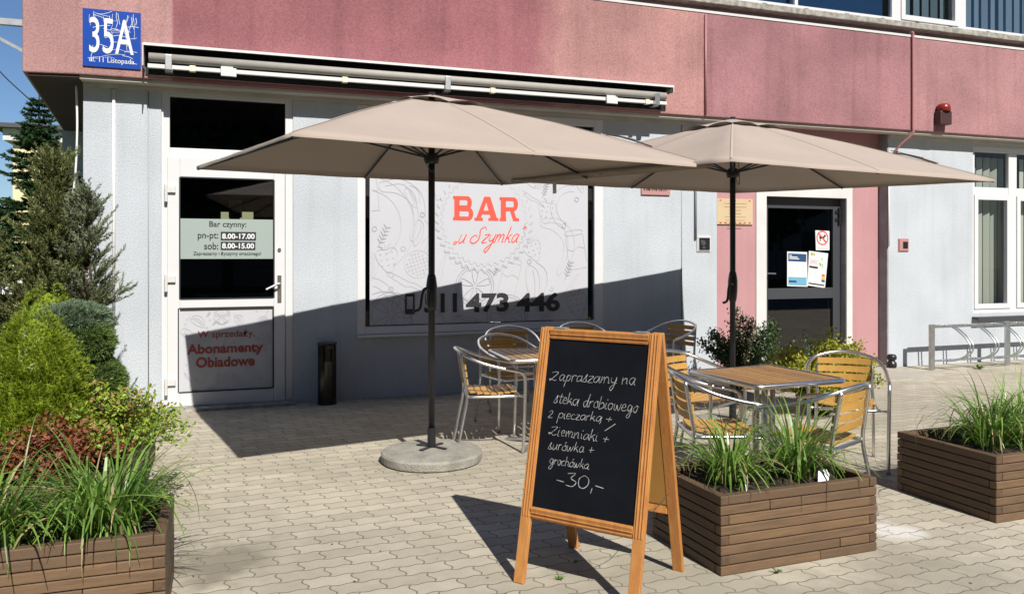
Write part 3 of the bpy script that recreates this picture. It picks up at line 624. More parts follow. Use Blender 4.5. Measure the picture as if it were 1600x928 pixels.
# ---- hand-drawn letters: pen strokes, x-height 1
GL = {
'a': (.95, [[(.72, .85), (.42, 1), (.1, .65), (.12, .2), (.38, 0), (.65, .35), (.76, .95), (.74, .3), (.84, .02), (.98, .1)]]),
'ą': (.95, [[(.72, .85), (.42, 1), (.1, .65), (.12, .2), (.38, 0), (.65, .35), (.76, .95), (.74, .3), (.86, 0), (.72, -.3), (.85, -.42)]]),
'b': (.85, [[(.12, 1.9), (.1, .1), (.4, 0), (.7, .4), (.5, .9), (.12, .6)]]),
'c': (.7, [[(.6, .85), (.35, 1), (.1, .6), (.2, .1), (.45, 0), (.68, .15)]]),
'd': (.95, [[(.68, .8), (.4, .95), (.1, .55), (.2, .05), (.5, .1), (.72, .9), (.8, 1.9), (.74, .6), (.8, .02), (.95, .1)]]),
'e': (.75, [[(.08, .5), (.6, .6), (.5, .98), (.2, .9), (.1, .4), (.3, 0), (.72, .2)]]),
'g': (.9, [[(.7, .85), (.4, 1), (.12, .6), (.3, .1), (.65, .4), (.76, .95), (.72, -.4), (.45, -.95), (.15, -.7), (.6, -.1), (.95, .15)]]),
'h': (.9, [[(.1, 1.9), (.08, 0)], [(.1, .5), (.4, .98), (.65, .75), (.66, .1), (.85, .05)]]),
'i': (.45, [[(.15, .95), (.13, .1), (.35, .05)], [(.2, 1.35), (.24, 1.42)]]),
'k': (.85, [[(.12, 1.9), (.08, 0)], [(.65, 1.0), (.14, .45), (.4, .5), (.68, .02), (.82, .08)]]),
'm': (1.35, [[(.08, 1), (.1, 0)], [(.1, .5), (.35, .98), (.52, .75), (.53, 0)], [(.53, .5), (.8, .98), (1.02, .75), (1.04, .1), (1.25, .08)]]),
'n': (.92, [[(.08, 1), (.1, 0)], [(.1, .5), (.4, .98), (.64, .75), (.66, .1), (.85, .08)]]),
'o': (.8, [[(.4, 1), (.1, .6), (.2, .05), (.55, .1), (.66, .65), (.42, 1), (.75, .85)]]),
'ó': (.8, [[(.4, 1), (.1, .6), (.2, .05), (.55, .1), (.66, .65), (.42, 1), (.75, .85)], [(.4, 1.3), (.62, 1.65)]]),
'p': (.9, [[(.2, 1.05), (.0, -1.0)], [(.12, .6), (.45, 1.02), (.75, .7), (.55, .1), (.12, .15)]]),
'r': (.65, [[(.08, 1), (.1, 0)], [(.1, .55), (.3, .95), (.6, .92)]]),
's': (.7, [[(.0, .05), (.45, 1.25), (.4, .6), (.55, .2), (.3, -.02), (.08, .15)]]),
't': (.6, [[(.3, 1.6), (.2, .3), (.35, 0), (.55, .12)], [(.0, 1.05), (.6, 1.15)]]),
'u': (.95, [[(.08, 1), (.1, .2), (.35, 0), (.66, .4), (.7, 1), (.72, .15), (.92, .05)]]),
'w': (1.15, [[(.05, 1), (.15, .1), (.35, .05), (.52, .8), (.6, .1), (.85, .05), (1.0, .9), (1.12, .85)]]),
'y': (.9, [[(.08, 1), (.12, .35), (.4, .2), (.68, .5), (.74, 1), (.66, -.3), (.35, -1.1), (.05, -.8), (.5, -.25), (.92, .1)]]),
'z': (.8, [[(.1, .9), (.68, .95), (.1, .05), (.75, .05)]]),
'Z': (1.35, [[(.25, 1.25), (.75, 1.4), (1.15, 1.3), (.5, .4), (.12, .05), (.05, .3), (.4, .25), (.75, 0), (1.15, .15)]]),
'2': (1.0, [[(.1, 1.0), (.4, 1.35), (.68, 1.05), (.3, .4), (.05, .05), (.8, .1)]]),
'S': (1.5, [[(1.5, 1.5), (1.2, 1.85), (.75, 1.5), (.95, .9), (1.0, .35), (.6, -.05), (.05, .15), (.0, .6), (.4, .9), (.75, .6)]]),
'+': (.95, [[(.05, .55), (.85, .6)], [(.48, 1.05), (.42, .1)]]),
'-': (.8, [[(.05, .6), (.7, .48)]]), ' ': (.6, []),
'3': (1.0, [[(.1, 1.75), (.8, 1.85), (.45, 1.15), (.85, .7), (.6, .05), (.05, .15)]]),
'0': (1.05, [[(.5, 1.75), (.12, 1.2), (.15, .3), (.5, 0), (.9, .6), (.85, 1.4), (.5, 1.75)]]),
',': (.4, [[(.2, .2), (.15, -.5)]]),
'"': (.5, [[(.1, 1.9), (.05, 1.55)], [(.3, 1.9), (.25, 1.55)]]), '„': (.5, [[(.15, .25), (.05, -.2)], [(.4, .25), (.3, -.2)]]),
}
def handwrite(mb, body, x0, z0, x1, z1, h, plane, wd, slant=.12, jit=.03, rseed=1, taper=True):
    rr = random.Random(rseed); tot = sum(GL[c][0] for c in body); sx = math.hypot(x1-x0, z1-z0)/tot; dx = (x1-x0)/tot; dz = (z1-z0)/tot; p = 0
    for ch in body:
        adv, strokes = GL[ch]
        for st in strokes:
            pts = smooth_line([(a+rr.uniform(-jit, jit), b_+rr.uniform(-jit, jit), 0) for a, b_ in st], 5)
            ribbon(mb, [(x0+(p+q.x)*dx+q.y*h*slant, z0+(p+q.x)*dz+q.y*h) for q in pts], wd, plane, taper=taper)
        p += adv
p = MB(); a = wp(714, 380, .014); c = wp(810, 380, .014); h = .095
handwrite(p, '„u Szymka"', a.x-.04, a.z, c.x+.03, c.z+.01, h, facade(.0145), .013, .45, 0.0)
p.build('lettering', RED, win)

# ---- entrance door
yd = .25; d = MB()
da, db, dzt = EX0+.006, EX1-.006, EZ-.003
d.box(da, da+.10, yd, yd+.06, .03, dzt); d.box(db-.12, db, yd, yd+.06, .03, dzt); d.box(da+.10, db-.12, yd, yd+.06, dzt-.14, dzt); d.box(da+.10, db-.12, yd, yd+.06, .03, .20); d.box(da+.10, db-.12, yd, yd+.06, .93, 1.07)
ed = d.build('entrance_door', DKFRAME, bld, bevel=.004)
p = MB(); p.add([(da+.08, yd+.03, .18), (db-.1, yd+.03, .18), (db-.1, yd+.03, dzt-.1), (da+.08, yd+.03, dzt-.1)], [(0, 1, 2, 3)]); p.build('pane', GLASSD, ed)
p = MB(); p.box(da+.03, da+.065, yd-.012, yd-.001, 1.12, 1.36); p.tube([(da+.05, yd-.01, 1.27), (da+.05, yd-.06, 1.27), (da+.17, yd-.065, 1.265)], .010, 8); p.box(da+.03, da+.07, yd-.012, yd-.001, 1.70, 1.76); p.build('handle', STEEL, ed)
for hz in (.35, 1.98, 2.08):
    p = MB(); p.tube([(db-.03, yd-.02, hz-.06), (db-.03, yd-.02, hz+.06)], .018, 8); p.box(db-.09, db-.02, yd-.012, yd-.001, hz-.02, hz+.02); p.build('hinge', BLACKM, ed)
# ---- pipes, conduits and the joint lines on the wall
def conduit(pts, r, m, name='conduit'):
    c = MB(); c.tube(pts, r, 8); return c.build(name, m, bld, smooth=True)
PIPEP = mat('pink_painted_pipe', (.36, .15, .16), .5); PIPEW = mat('white_cable', (.72, .72, .70), .5); PIPEG = mat('grey_conduit', (.30, .31, .33), .5)
x = wp(1103, 100, -.24).x; conduit([(x, -.235, ZE+.03), (x, -.235, ZT-.02)], .014, PIPEP)
x = wp(1426, 100, -.24).x; conduit(smooth_line([(x, -.20, ZT+.06), (x, -.245, ZT+.05), (x, -.245, ZT-.06), (x, -.245, ZE+.12), (x-.01, -.24, ZE-.03), (x-.12, -.12, ZE-.2), (x-.18, -.03, ZE-.36), (x-.18, -.022, ZE-.45)]), .016, PIPEP)
conduit([(x-.18, -.018, 1.62), (x-.18, -.018, ZE-.45)], .010, PIPEW)
x = wp(1086, 330, 0).x; conduit([(x, -.014, 1.70), (x, -.014, ZE-.07)], .016, PIPEG)
x = wp(178, 300, 0).x; conduit([(x, -.012, .9), (x, -.012, ZE-.07)], .014, PIPEW)
x = wp(232, 300, 0).x; conduit([(x, -.004, .1), (x, -.004, ZE-.07)], .005, PIPEG)
x = wp(1065, 330, 0).x; conduit([(x, -.002, .1), (x, -.002, ZE-.07)], .007, PIPEG)
conduit(smooth_line([(-1.34, .06, 3.1), (-1.33, .05, 2.7), (-1.35, .05, 2.2), (-1.40, .04, 1.85), (-1.33, .03, 1.5), (-1.30, .03, 1.0)]), .010, PIPEW)
conduit(smooth_line([(-1.44, .04, 2.05), (-1.41, .04, 1.86), (-1.36, .04, 1.98), (-1.37, .04, 2.1)]), .007, PIPEW)
b = MB(); b.box(-1.9, -1.45, 3.372, 3.398, 1.2, 2.6); rwf = b.build('side_window', PVC, bld)
b = MB(); b.box(-1.84, -1.5, 3.365, 3.371, 1.26, 2.54); b.build('pane', DKFRAME, rwf)
for (cx, cz, w_, m1) in ((wp(1099, 381).x, wp(1099, 381).z, .085, BLACKM), (wp(1411, 383).x, wp(1411, 383).z, .075, PINKP)):
    b = MB(); b.box(cx-w_-.012, cx+w_+.012, -.012, -.001, cz-w_-.012, cz+w_+.012); b.box(cx-w_, cx+w_, -.02, -.0125, cz-w_, cz+w_)
    o = b.build('wall_box', m1 if m1 is PINKP else OLDWHITE, bld)
    b = MB()
    if m1 is BLACKM:
        b.box(cx-w_+.012, cx+w_-.008, -.026, -.0205, cz-w_+.01, cz+w_-.012); b.build('panel', BLACKM, o)
        b = MB(); b.tube([(cx-.02, -.027, cz+.01), (cx-.02, -.036, cz+.01)], .032, 14); b.tube([(cx-.01, -.027, cz-.045), (cx-.01, -.032, cz-.045)], .018, 10); b.build('speaker_button', STEEL, o)
    else: b.box(cx-.02, cx+.06, -.026, -.0205, cz-.045, cz+.045); b.build('panel', BLACKM, o)

# ------------------------------------------------------------------ signs and fittings on the front
np_ = thing('house_number_plate', 'blue enamel house number plate reading 35A at the corner of the pink band', 'sign', (0, 0, 0))
NY = -.236
q0 = wp(129, 13, NY); q1 = wp(220, 107, NY); nx0, nx1, nz0, nz1 = q0.x, q1.x, wp(174, 106, NY).z, wp(174, 17, NY).z
b = MB(); b.box(nx0, nx1, NY, NY+.012, nz0, nz1); b.build('plate', SIGNB, np_)
b = MB(); rr = random.Random(8); plN = facade(NY-.0008)
for k in range(46):
    x = rr.uniform(nx0+.02, nx1-.02); z = rr.uniform(nz0+.02, nz1-.02); hor = rr.random() < .5; pts = [(x, z)]
    for j in range(rr.randint(2, 5)):
        st = rr.uniform(.03, .06); x += st if hor else rr.uniform(-.018, .018); z += rr.uniform(-.018, .018) if hor else st
        if x > nx1-.006 or z > nz1-.006: break
        pts.append((x, z))
    if len(pts) > 1: ribbon(b, pts, rr.uniform(.0022, .0048), plN)
b.build('crackle_pattern', WHITE, np_)
text('lettering', '35A', (nx0+.055, nz0+.125, nx1-.06, nz1-.075), facade(NY-.004), WHITE, np_, .004)
text('lettering', 'ul. 11 Listopada', (nx0+.055, nz0+.028, nx1-.055, nz0+.088), facade(NY-.004), WHITE, np_, .0)

aw = thing('retracted_awning', 'retracted awning with white torsion bar and open hood under the pink band', 'awning', (0, 0, 0))
ax0, ax1 = wp(224, 80, -.40).x, wp(1052, 145, -.40).x
b = MB(); b.box(ax0, ax1, -.40, -.222, 3.435, 3.447); b.box(ax0, ax1, -.408, -.399, 3.425, 3.449)
b.box(ax0, ax1, -.232, -.222, 3.19, 3.434); b.box(ax0-.008, ax0, -.405, -.222, 3.24, 3.447); b.box(ax1, ax1+.008, -.405, -.222, 3.37, 3.447)
b.build('hood', AWNW, aw)
b = MB(); b.box(ax0+.001, ax1-.001, -.398, -.2325, 3.4245, 3.4345); b.box(ax0+.001, ax1-.001, -.2335, -.2322, 3.191, 3.424); b.build('hood_shade', BLACKM, aw)  # black sheets put the shadow inside the hood into colour
b = MB(); b.tube([(ax0+.04, -.33, 3.335), (ax1-.06, -.33, 3.335)], .042, 14); b.build('fabric_roll', AWNG, aw, smooth=True)
b = MB(); b.box(ax0+.03, ax1-.05, -.345, -.305, 3.235, 3.272); b.build('torsion_bar', AWNW, aw, bevel=.003)
L_ = ax1-ax0
for i, fr in enumerate((.038, .52, .965)):
    x = ax0+fr*L_; b = MB(); b.box(x-.03, x+.03, -.385, -.348, 3.22, 3.36); b.box(x-.035, x+.035, -.352, -.236, 3.21, 3.234); b.build('bracket', GALV, aw, bevel=.004)
for fr in (.075, .33, .61, .945):
    x = ax0+fr*L_; b = MB(); b.box(x-.028, x+.028, -.358, -.30, 3.225, 3.28); b.build('clip', FASTEN, aw, bevel=.004)
for fr in (.13, .86):
    x = ax0+fr*L_; b = MB(); b.box(x-.055, x+.055, -.375, -.345, 3.20, 3.29); b.box(x+.055, x+.085, -.365, -.35, 3.20, 3.28); b.tube([(x, -.377, 3.25), (x, -.37, 3.25)], .01, 8); b.build('arm_mount', AWNW, aw, bevel=.004)

si = thing('alarm_siren', 'small dark alarm siren with a red lamp on the pink band', 'alarm', (0, 0, 0))
q = wp(1478, 183, -.32); b = MB(); b.box(q.x-.10, q.x+.10, -.33, -.221, q.z-.10, q.z+.08); b.build('housing', DKRB, si, bevel=.012)
b = MB(); b.lathe([(.085, 0), (.085, .05), (.075, .085), (.05, .10)], 16, (q.x, -.285, q.z+.08)); b.build('lamp', REDL, si, smooth=True)

pq = thing('wall_plaque', 'pink plaque with dark lettering half hidden behind the umbrella canopy', 'sign', (0, 0, 0))
q = fbox(1002, 262, 1047, 305, -.015); b = MB(); b.box(q[0], q[2], -.022, -.001, q[1], q[3]); b.build('plate', PINKP, pq, bevel=.005)
b = MB(); rr = random.Random(5); x = q[0]+.035; plq = facade(-.0228)
while x < q[2]-.05:
    h0 = q[1]+.05; ww = rr.uniform(.018, .030)
    ribbon(b, [(x, h0), (x+rr.uniform(-.01, .01), h0+.10)], ww*.6, plq); ribbon(b, [(x+ww*.9, h0+rr.uniform(0, .03)), (x+ww*.2, h0+.1)], ww*.4, plq)
    ribbon(b, [(x-.004, h0+.15), (x+rr.uniform(-.008, .012), h0+.24)], ww*.6, plq); x += ww*1.35
b.build('lettering', INK, pq)
cp = thing('information_plate', 'cream information plate on the pink wall left of the dark entrance door', 'sign', (0, 0, 0))
q = fbox(1120, 311, 1176, 351, YR-.015); b = MB(); b.box(q[0], q[2], YR-.02, YR-.001, q[1], q[3]); b.build('plate', CREAM, cp, bevel=.003)
b = MB(); rr = random.Random(2)
for k in range(8):
    z = q[3]-.06-.042*k; w_ = rr.uniform(.08, .17); cx = (q[0]+q[2])/2
    ribbon(b, [(cx-w_, z), (cx+w_, z)], .008, facade(YR-.0206))
b.build('small_print', mat('brown_print', (.36, .22, .12), .6), cp)
b = MB()
for k in range(7): x = q[0]+.05+k*(q[2]-q[0]-.1)/6; ribbon(b, [(x-.015, q[1]+.02), (x+.015, q[1]+.02)], .016, facade(YR-.0206))
for k in (0, 3, 6): x = q[0]+.05+k*(q[2]-q[0]-.1)/6; ribbon(b, [(x-.012, q[3]-.022), (x+.012, q[3]-.022)], .014, facade(YR-.0206))
b.build('emblem_row', DKRED, cp)

def sheet(name, label, corners, Y, m, cat='poster'):
    t = thing(name, label, cat, (0, 0, 0)); P = [wp(*c, Y) for c in corners]; b = MB()
    b.add([(p.x, Y, p.z) for p in P]+[(p.x, Y+.002, p.z) for p in P], [(3, 2, 1, 0), (4, 5, 6, 7), (0, 1, 5, 4), (1, 2, 6, 5), (2, 3, 7, 6), (3, 0, 4, 7)]); b.build('paper', m, t)
    O = Vector((P[3].x, Y-.0008, P[3].z)); U = Vector((P[2].x-P[3].x, 0, P[2].z-P[3].z)); V = Vector((P[0].x-P[3].x, 0, P[0].z-P[3].z))
    return t, (O, U, V, Vector((0, -1, 0)))
def rect(name, pl_, u0, v0, u1, v1, m, par):
    b = MB(); poly2(b, [(u0, v0), (u1, v0), (u1, v1), (u0, v1)], pl_); return b.build(name, m, par)
PY = yd+.022
t, pl_ = sheet('no_dogs_sign', 'white no dogs notice with red ring on the dark entrance door', [(1274, 360), (1296, 361), (1296, 391), (1275, 391)], PY, WHITE, 'sign')
O, U, V, Nn = pl_; U1 = U.normalized(); V1 = V.normalized(); lp = (O, U1, V1, Nn); lu, lv = U.length, V.length
b = MB(); c = (lu*.5, lv*.62); r = lu*.40; ribbon(b, [(c[0]+r*math.cos(i*.2), c[1]+r*math.sin(i*.2)) for i in range(31)], .018, lp, True); ribbon(b, [(c[0]-r*.7, c[1]+r*.7), (c[0]+r*.7, c[1]-r*.7)], .018, (O+Nn*.003, U1, V1, Nn)); b.build('ban_ring', RED, t)
b = MB(); k = lu*.24
poly2(b, [(c[0]+a*k, c[1]+b_*k) for a, b_ in ((-1, .25), (-1.15, .6), (-.95, .35), (.45, .4), (.6, .95), (.8, .75), (1.2, .65), (1.15, .42), (.8, .3), (.6, -.1), (.65, -.9), (.45, -.9), (.35, -.25), (-.55, -.2), (-.6, -.9), (-.85, -.9), (-.85, -.2))], lp, .0006); b.build('dog_silhouette', INK, t)
for k in (0, 1): rect('caption', lp, lu*.12, lv*(.06+.07*k), lu*.88, lv*(.09+.07*k), INKG, t)
t, pl_ = sheet('blue_poster', 'white poster with dark blue head and light blue foot on the entrance door', [(1230, 393), (1261, 394), (1262, 448), (1230, 447)], PY, WHITE)
rect('header', pl_, .05, .72, .93, .95, BLUEP, t); rect('footer', pl_, .05, .03, .95, .27, CYANP, t); rect('caption', (pl_[0]+Vector((0, -.0006, 0)), *pl_[1:]), .08, .11, .45, .17, BLUEP, t)
for k in range(3): rect('headline', (pl_[0]+Vector((0, -.0006, 0)), *pl_[1:]), .1, .88-.045*k, (.22, .5, .58)[k], .905-.045*k, WHITE, t)
for k in range(4):
    for j in range(3): rect('small_print', pl_, .1+.3*j, .60-.075*k, .28+.3*j, .612-.075*k, INKG, t)
t, pl_ = sheet('green_poster', 'crooked white poster with green plant picture and coloured squares on the entrance door', [(1264, 392), (1294, 396), (1289, 450), (1262, 446)], PY-.003, WHITE)
rect('bar', pl_, .05, .52, .55, .58, INK, t); rect('foot_bar', pl_, .04, .05, .95, .09, INK, t)
for k, m1 in enumerate((ORP, YELP, BLUEP)): rect('colour_square', pl_, .78, .32-.08*k, .97, .39-.08*k, m1, t)
for k, m1 in enumerate((ORP, YELP, GREENP)): rect('colour_square', pl_, .12+.08*k, .88, .19+.08*k, .96, m1, t)
b = MB(); rr = random.Random(4)
for k in range(26):
    a = rr.uniform(.5, 2.7); x = .72+rr.uniform(-.12, .14); z = .62+rr.uniform(-.08, .22); poly2(b, [(x, z), (x+.07*math.cos(a)+.02, z+.04*math.sin(a)), (x+.12*math.cos(a), z+.07*math.sin(a)), (x+.06*math.cos(a)-.02, z+.04*math.sin(a))], pl_, .0003*(k % 4))
b.build('plant_picture', GREENP, t)
for k in range(9): rect('small_print', pl_, .08, .80-.035*k if k < 5 else .45-.06*(k-5), .5+.04*(k % 3), .81-.035*k if k < 5 else .46-.06*(k-5), DKRED if k in (2, 3, 4) else INKG, t)

# steel bracket at the left end of the band
br_ = thing('cable_bracket', 'grey steel bracket with a slack cable left of the pink band', 'bracket', (0, 0, 0))
y = .6; b = MB(); b.bar((-2.75, y, 3.78), (-1.7, y, 3.78), .06, .06); b.bar((-2.35, y, 3.75), (-1.72, y, 3.42), .03, .03); b.bar((-2.72, y, 3.7), (-2.72, y, 4.6), .02, .02); b.build('arm', GALV, br_)
b = MB(); b.tube(smooth_line([(-2.5, y, 3.74), (-2.3, y, 3.55), (-2.05, y, 3.25), (-1.8, y, 3.0), (-1.75, .8, 2.9)]), .006, 6); b.build('cable', BLACKM, br_)

# ------------------------------------------------------------------ umbrellas
def make_umbrella(label):
    u = thing('patio_umbrella', label, 'umbrella', group='patio umbrellas')
    hx, hy = 1.405, 1.432; ZH, ZA = 2.155, 2.665; ty = .036
    rim = []
    def rimpt(t):       # t in 0..8 : corners at even, mids at odd
        cs = [(-1, -1), (0, -1), (1, -1), (1, 0), (1, 1), (0, 1), (-1, 1), (-1, 0)]
        i = int(t) % 8; f = t-int(t); a = cs[i]; c = cs[(i+1) % 8]
        return Vector(((a[0]+(c[0]-a[0])*f)*hx, (a[1]+(c[1]-a[1])*f)*hy, 0))
    def surf(t, s, zt=ZA):  # s 0 at hub .. 1 at hem
        p = rimpt(t)*s; f = t-int(t); i = int(t)
        sag = math.sin(math.pi*f)*.085*s*s*(1-s**2)
        z = zt+(ZH-zt)*(s**1.04)+ty*p.y-sag + .03*math.sin(math.pi*s)*.6
        # small wrinkles in the cloth
        z += .020*noise.noise(Vector((p.x*2.4+5, p.y*2.4, 1)))*s*(1-s*.8)+.007*noise.noise(Vector((f*9+i*3, s*2.2, 4)))*s*(1-s*.6)+.004*math.sin(9*s+f*7)*math.sin(math.pi*f)*(1-s)
        if abs(p.x) > hx*.98 or abs(p.y) > hy*.98: z -= .0
        q = 1-.004*math.sin(math.pi*f)*s
        return Vector((p.x*q, p.y*q, z))
    NT, NS = 64, 16; b = MB(); s0 = .13
    vs = [surf(8*i/NT, s0+(1-s0)*j/NS) for i in range(NT) for j in range(NS+1)]
    hem = [surf(8*i/NT, 1)*1.0-Vector((0, 0, .020)) for i in range(NT)]
    fs = [(i*(NS+1)+j, ((i+1) % NT)*(NS+1)+j, ((i+1) % NT)*(NS+1)+j+1, i*(NS+1)+j+1) for i in range(NT) for j in range(NS)]
    n = len(vs); vs += hem; fs += [(i*(NS+1)+NS, ((i+1) % NT)*(NS+1)+NS, n+(i+1) % NT, n+i) for i in range(NT)]
    b.add(vs, fs); b.build('canopy', FAB, u, smooth=True)
    for k in range(8):
        b = MB(); P = [surf(k+.0001, s0+(1-s0)*j/20)+Vector((0, 0, .0025)) for j in range(21)]; sd = Vector((-(P[20]-P[0]).y, (P[20]-P[0]).x, 0)).normalized()*.007
        b.add([q+sd*e+Vector((0, 0, .0015*(1-abs(e)))) for q in P for e in (-1, 0, 1)], [(3*j+e, 3*j+e+1, 3*j+e+4, 3*j+e+3) for j in range(20) for e in (0, 1)]); b.build('seam', FABS, u, smooth=True)
    b = MB(); NV = 6
    vv = []
    for i in range(NT):
        f = (8*i/NT) % 1; wave = .026*math.sin(math.pi*f)**1
        for j in range(NV+1):
            s = .0+.205*j/NV; p = surf(8*i/NT, max(s, .001), ZA+.004); p.z += wave*(j/NV)**2 + .010; vv.append(p)
    fs = [(i*(NV+1)+j, ((i+1) % NT)*(NV+1)+j, ((i+1) % NT)*(NV+1)+j+1, i*(NV+1)+j+1) for i in range(NT) for j in range(NV)]
    b.add(vv, fs); b.build('vent_flap', FAB, u)
    for k in range(8):
        r = MB(); a = surf(k, .03)-Vector((0, 0, .03)); c = surf(k, .5)-Vector((0, 0, .028)); e = surf(k, .995)-Vector((0, 0, .022))
        r.tube([a, c, e], .0095, 6); rb = r.build('rib', BLACKM, u)
        r = MB(); m_ = surf(k, .46)-Vector((0, 0, .03)); r.tube([Vector((0, 0, 2.22))+rimpt(k).normalized()*.04, m_], .0075, 6); r.build('strut', BLACKM, rb)
    b = MB(); b.tube([(0, 0, .08), (0, 0, ZA+.03)], .024, 16); b.build('pole', BLACKM, u, smooth=True)
    b = MB(); b.lathe([(.05, 0), (.055, .02), (.055, .06), (.04, .08)], 14, (0, 0, 2.17)); b.lathe([(.05, 0), (.055, .02), (.05, .05)], 14, (0, 0, ZA-.08)); b.build('hub', BLACKM, u, smooth=True)
    b = MB(); b.lathe([(.027, 0), (.034, .03), (.040, .09), (.041, .18), (.034, .23), (.027, .26)], 14, (0, 0, 1.10)); cb = b.build('crank_housing', BLACKM, u, smooth=True)
    b = MB(); b.tube(smooth_line([(-.03, -.03, 1.25), (-.075, -.05, 1.26), (-.10, -.055, 1.22), (-.12, -.06, 1.12), (-.17, -.065, 1.10)], 4), .011, 8); b.build('crank_handle', BLACKM, cb, smooth=True)
    b = MB(); b.lathe([(.352, 0), (.368, .012), (.370, .060), (.360, .074), (.2, .088), (.05, .097)], 48, (0, 0, 0))
    b.v = [tuple(Vector(p)*(1+.006*noise.noise(Vector(p)*14))) for p in b.v]; b.build('base', BASEC, u)
    b = MB(); b.tube([(0, 0, .098), (0, 0, .24)], .031, 14); 
    for k in range(4): a = k*math.pi/2+.5; b.bar((0, 0, .104), (.13*math.cos(a), .13*math.sin(a), .1), .03, .006)
    b.build('pole_socket', BLACKM, u)
    b = MB(); b.tube(smooth_line([(-.03, -.1, 2.5), (-.12, -.14, 2.32), (-.13, -.15, 2.2), (-.06, -.13, 2.1), (-.02, -.1, 2.16), (-.02, -.08, 2.4)]), .003, 5); b.build('pull_cord', BLACKM, u)
    b = MB(); P = []
    for s, dz in ((.62, .002), (.67, .014), (.72, .012), (.78, .002)):
        c = surf(2.0, s); P.append((c+Vector((.03, -.03, dz)), c+Vector((.07, .03, dz))))
    vs = [q for pr in P for q in pr]; b.add(vs, [(2*i, 2*i+2, 2*i+3, 2*i+1) for i in range(3)]); b.build('tie_strap', FAB, u)
    b = MB(); c0 = surf(2.0, .60)+Vector((.03, -.035, .007)); c1 = surf(2.0, .72)+Vector((.03, -.035, .012)); b.bar(c0, c1, .012, .004); b.build('tie_loop', FABD, u)
    return u, surf
u1, surf = make_umbrella('taupe umbrella left of centre, in front of the bar window')
u1.location = (1.415, -2.70, 0); u1.rotation_euler = (0, 0, R(10.6))
u2 = dup(u1, (4.118, -2.556, 0), R(9.2), 'taupe umbrella on the right, over the table by the pink wall')
b = MB(); c = surf(3.35, 1.0); b.add([c+Vector((.004, -.03, -.03)), c+Vector((.004, .03, -.03)), c+Vector((.006, .03, -.13)), c+Vector((.006, -.03, -.13))], [(0, 1, 2, 3)]); b.build('care_label', OLDWHITE, u1)

# ------------------------------------------------------------------ tables and chairs
def make_table(label):
    t = thing('bistro_table', label, 'table', group='slatted bistro tables'); h = .345; b = MB(); n = 10
    for i in range(n):
        y = -h+.02+(2*h-.04)*(i+.5)/n; w_ = (2*h-.04)/n-.010; b.box(-h+.014, h-.014, y-w_/2, y+w_/2, .708, .724)
    b.build('tabletop', SLATT, t, bevel=.003)
    b = MB(); rd = .04; P = []
    for (sx, sy, a0) in ((1, 1, 0), (-1, 1, 90), (-1, -1, 180), (1, -1, 270)):
        for k in range(4): a = R(a0+30*k); P.append((sx*(h-rd)+rd*math.cos(a), sy*(h-rd)+rd*math.sin(a), .712))
    b.tube(P, .0165, 10, closed=True); b.build('edge_tube', ALU, t, smooth=True)
    b = MB()
    for (sx, sy) in ((1, 1), (-1, 1), (-1, -1), (1, -1)): b.tube([(sx*.035, sy*.035, .03), (sx*.035, sy*.035, .70)], .0165, 10)
    b.build('pedestal', ALU, t, smooth=True)
    b = MB(); b.box(-h+.05, h-.05, -.02, .02, .682, .702); b.box(-.02, .02, -h+.05, h-.05, .680, .7015); b.build('top_bracket', ALU, t)
    for k in range(4):
        b = MB(); a = R(45+90*k); e = Vector((.31*math.cos(a), .31*math.sin(a), .012)); s_ = Vector((.03*math.cos(a), .03*math.sin(a), .04)); b.bar(s_, e, .05, .022); b.build('foot', ALU, t, bevel=.005)
    return t
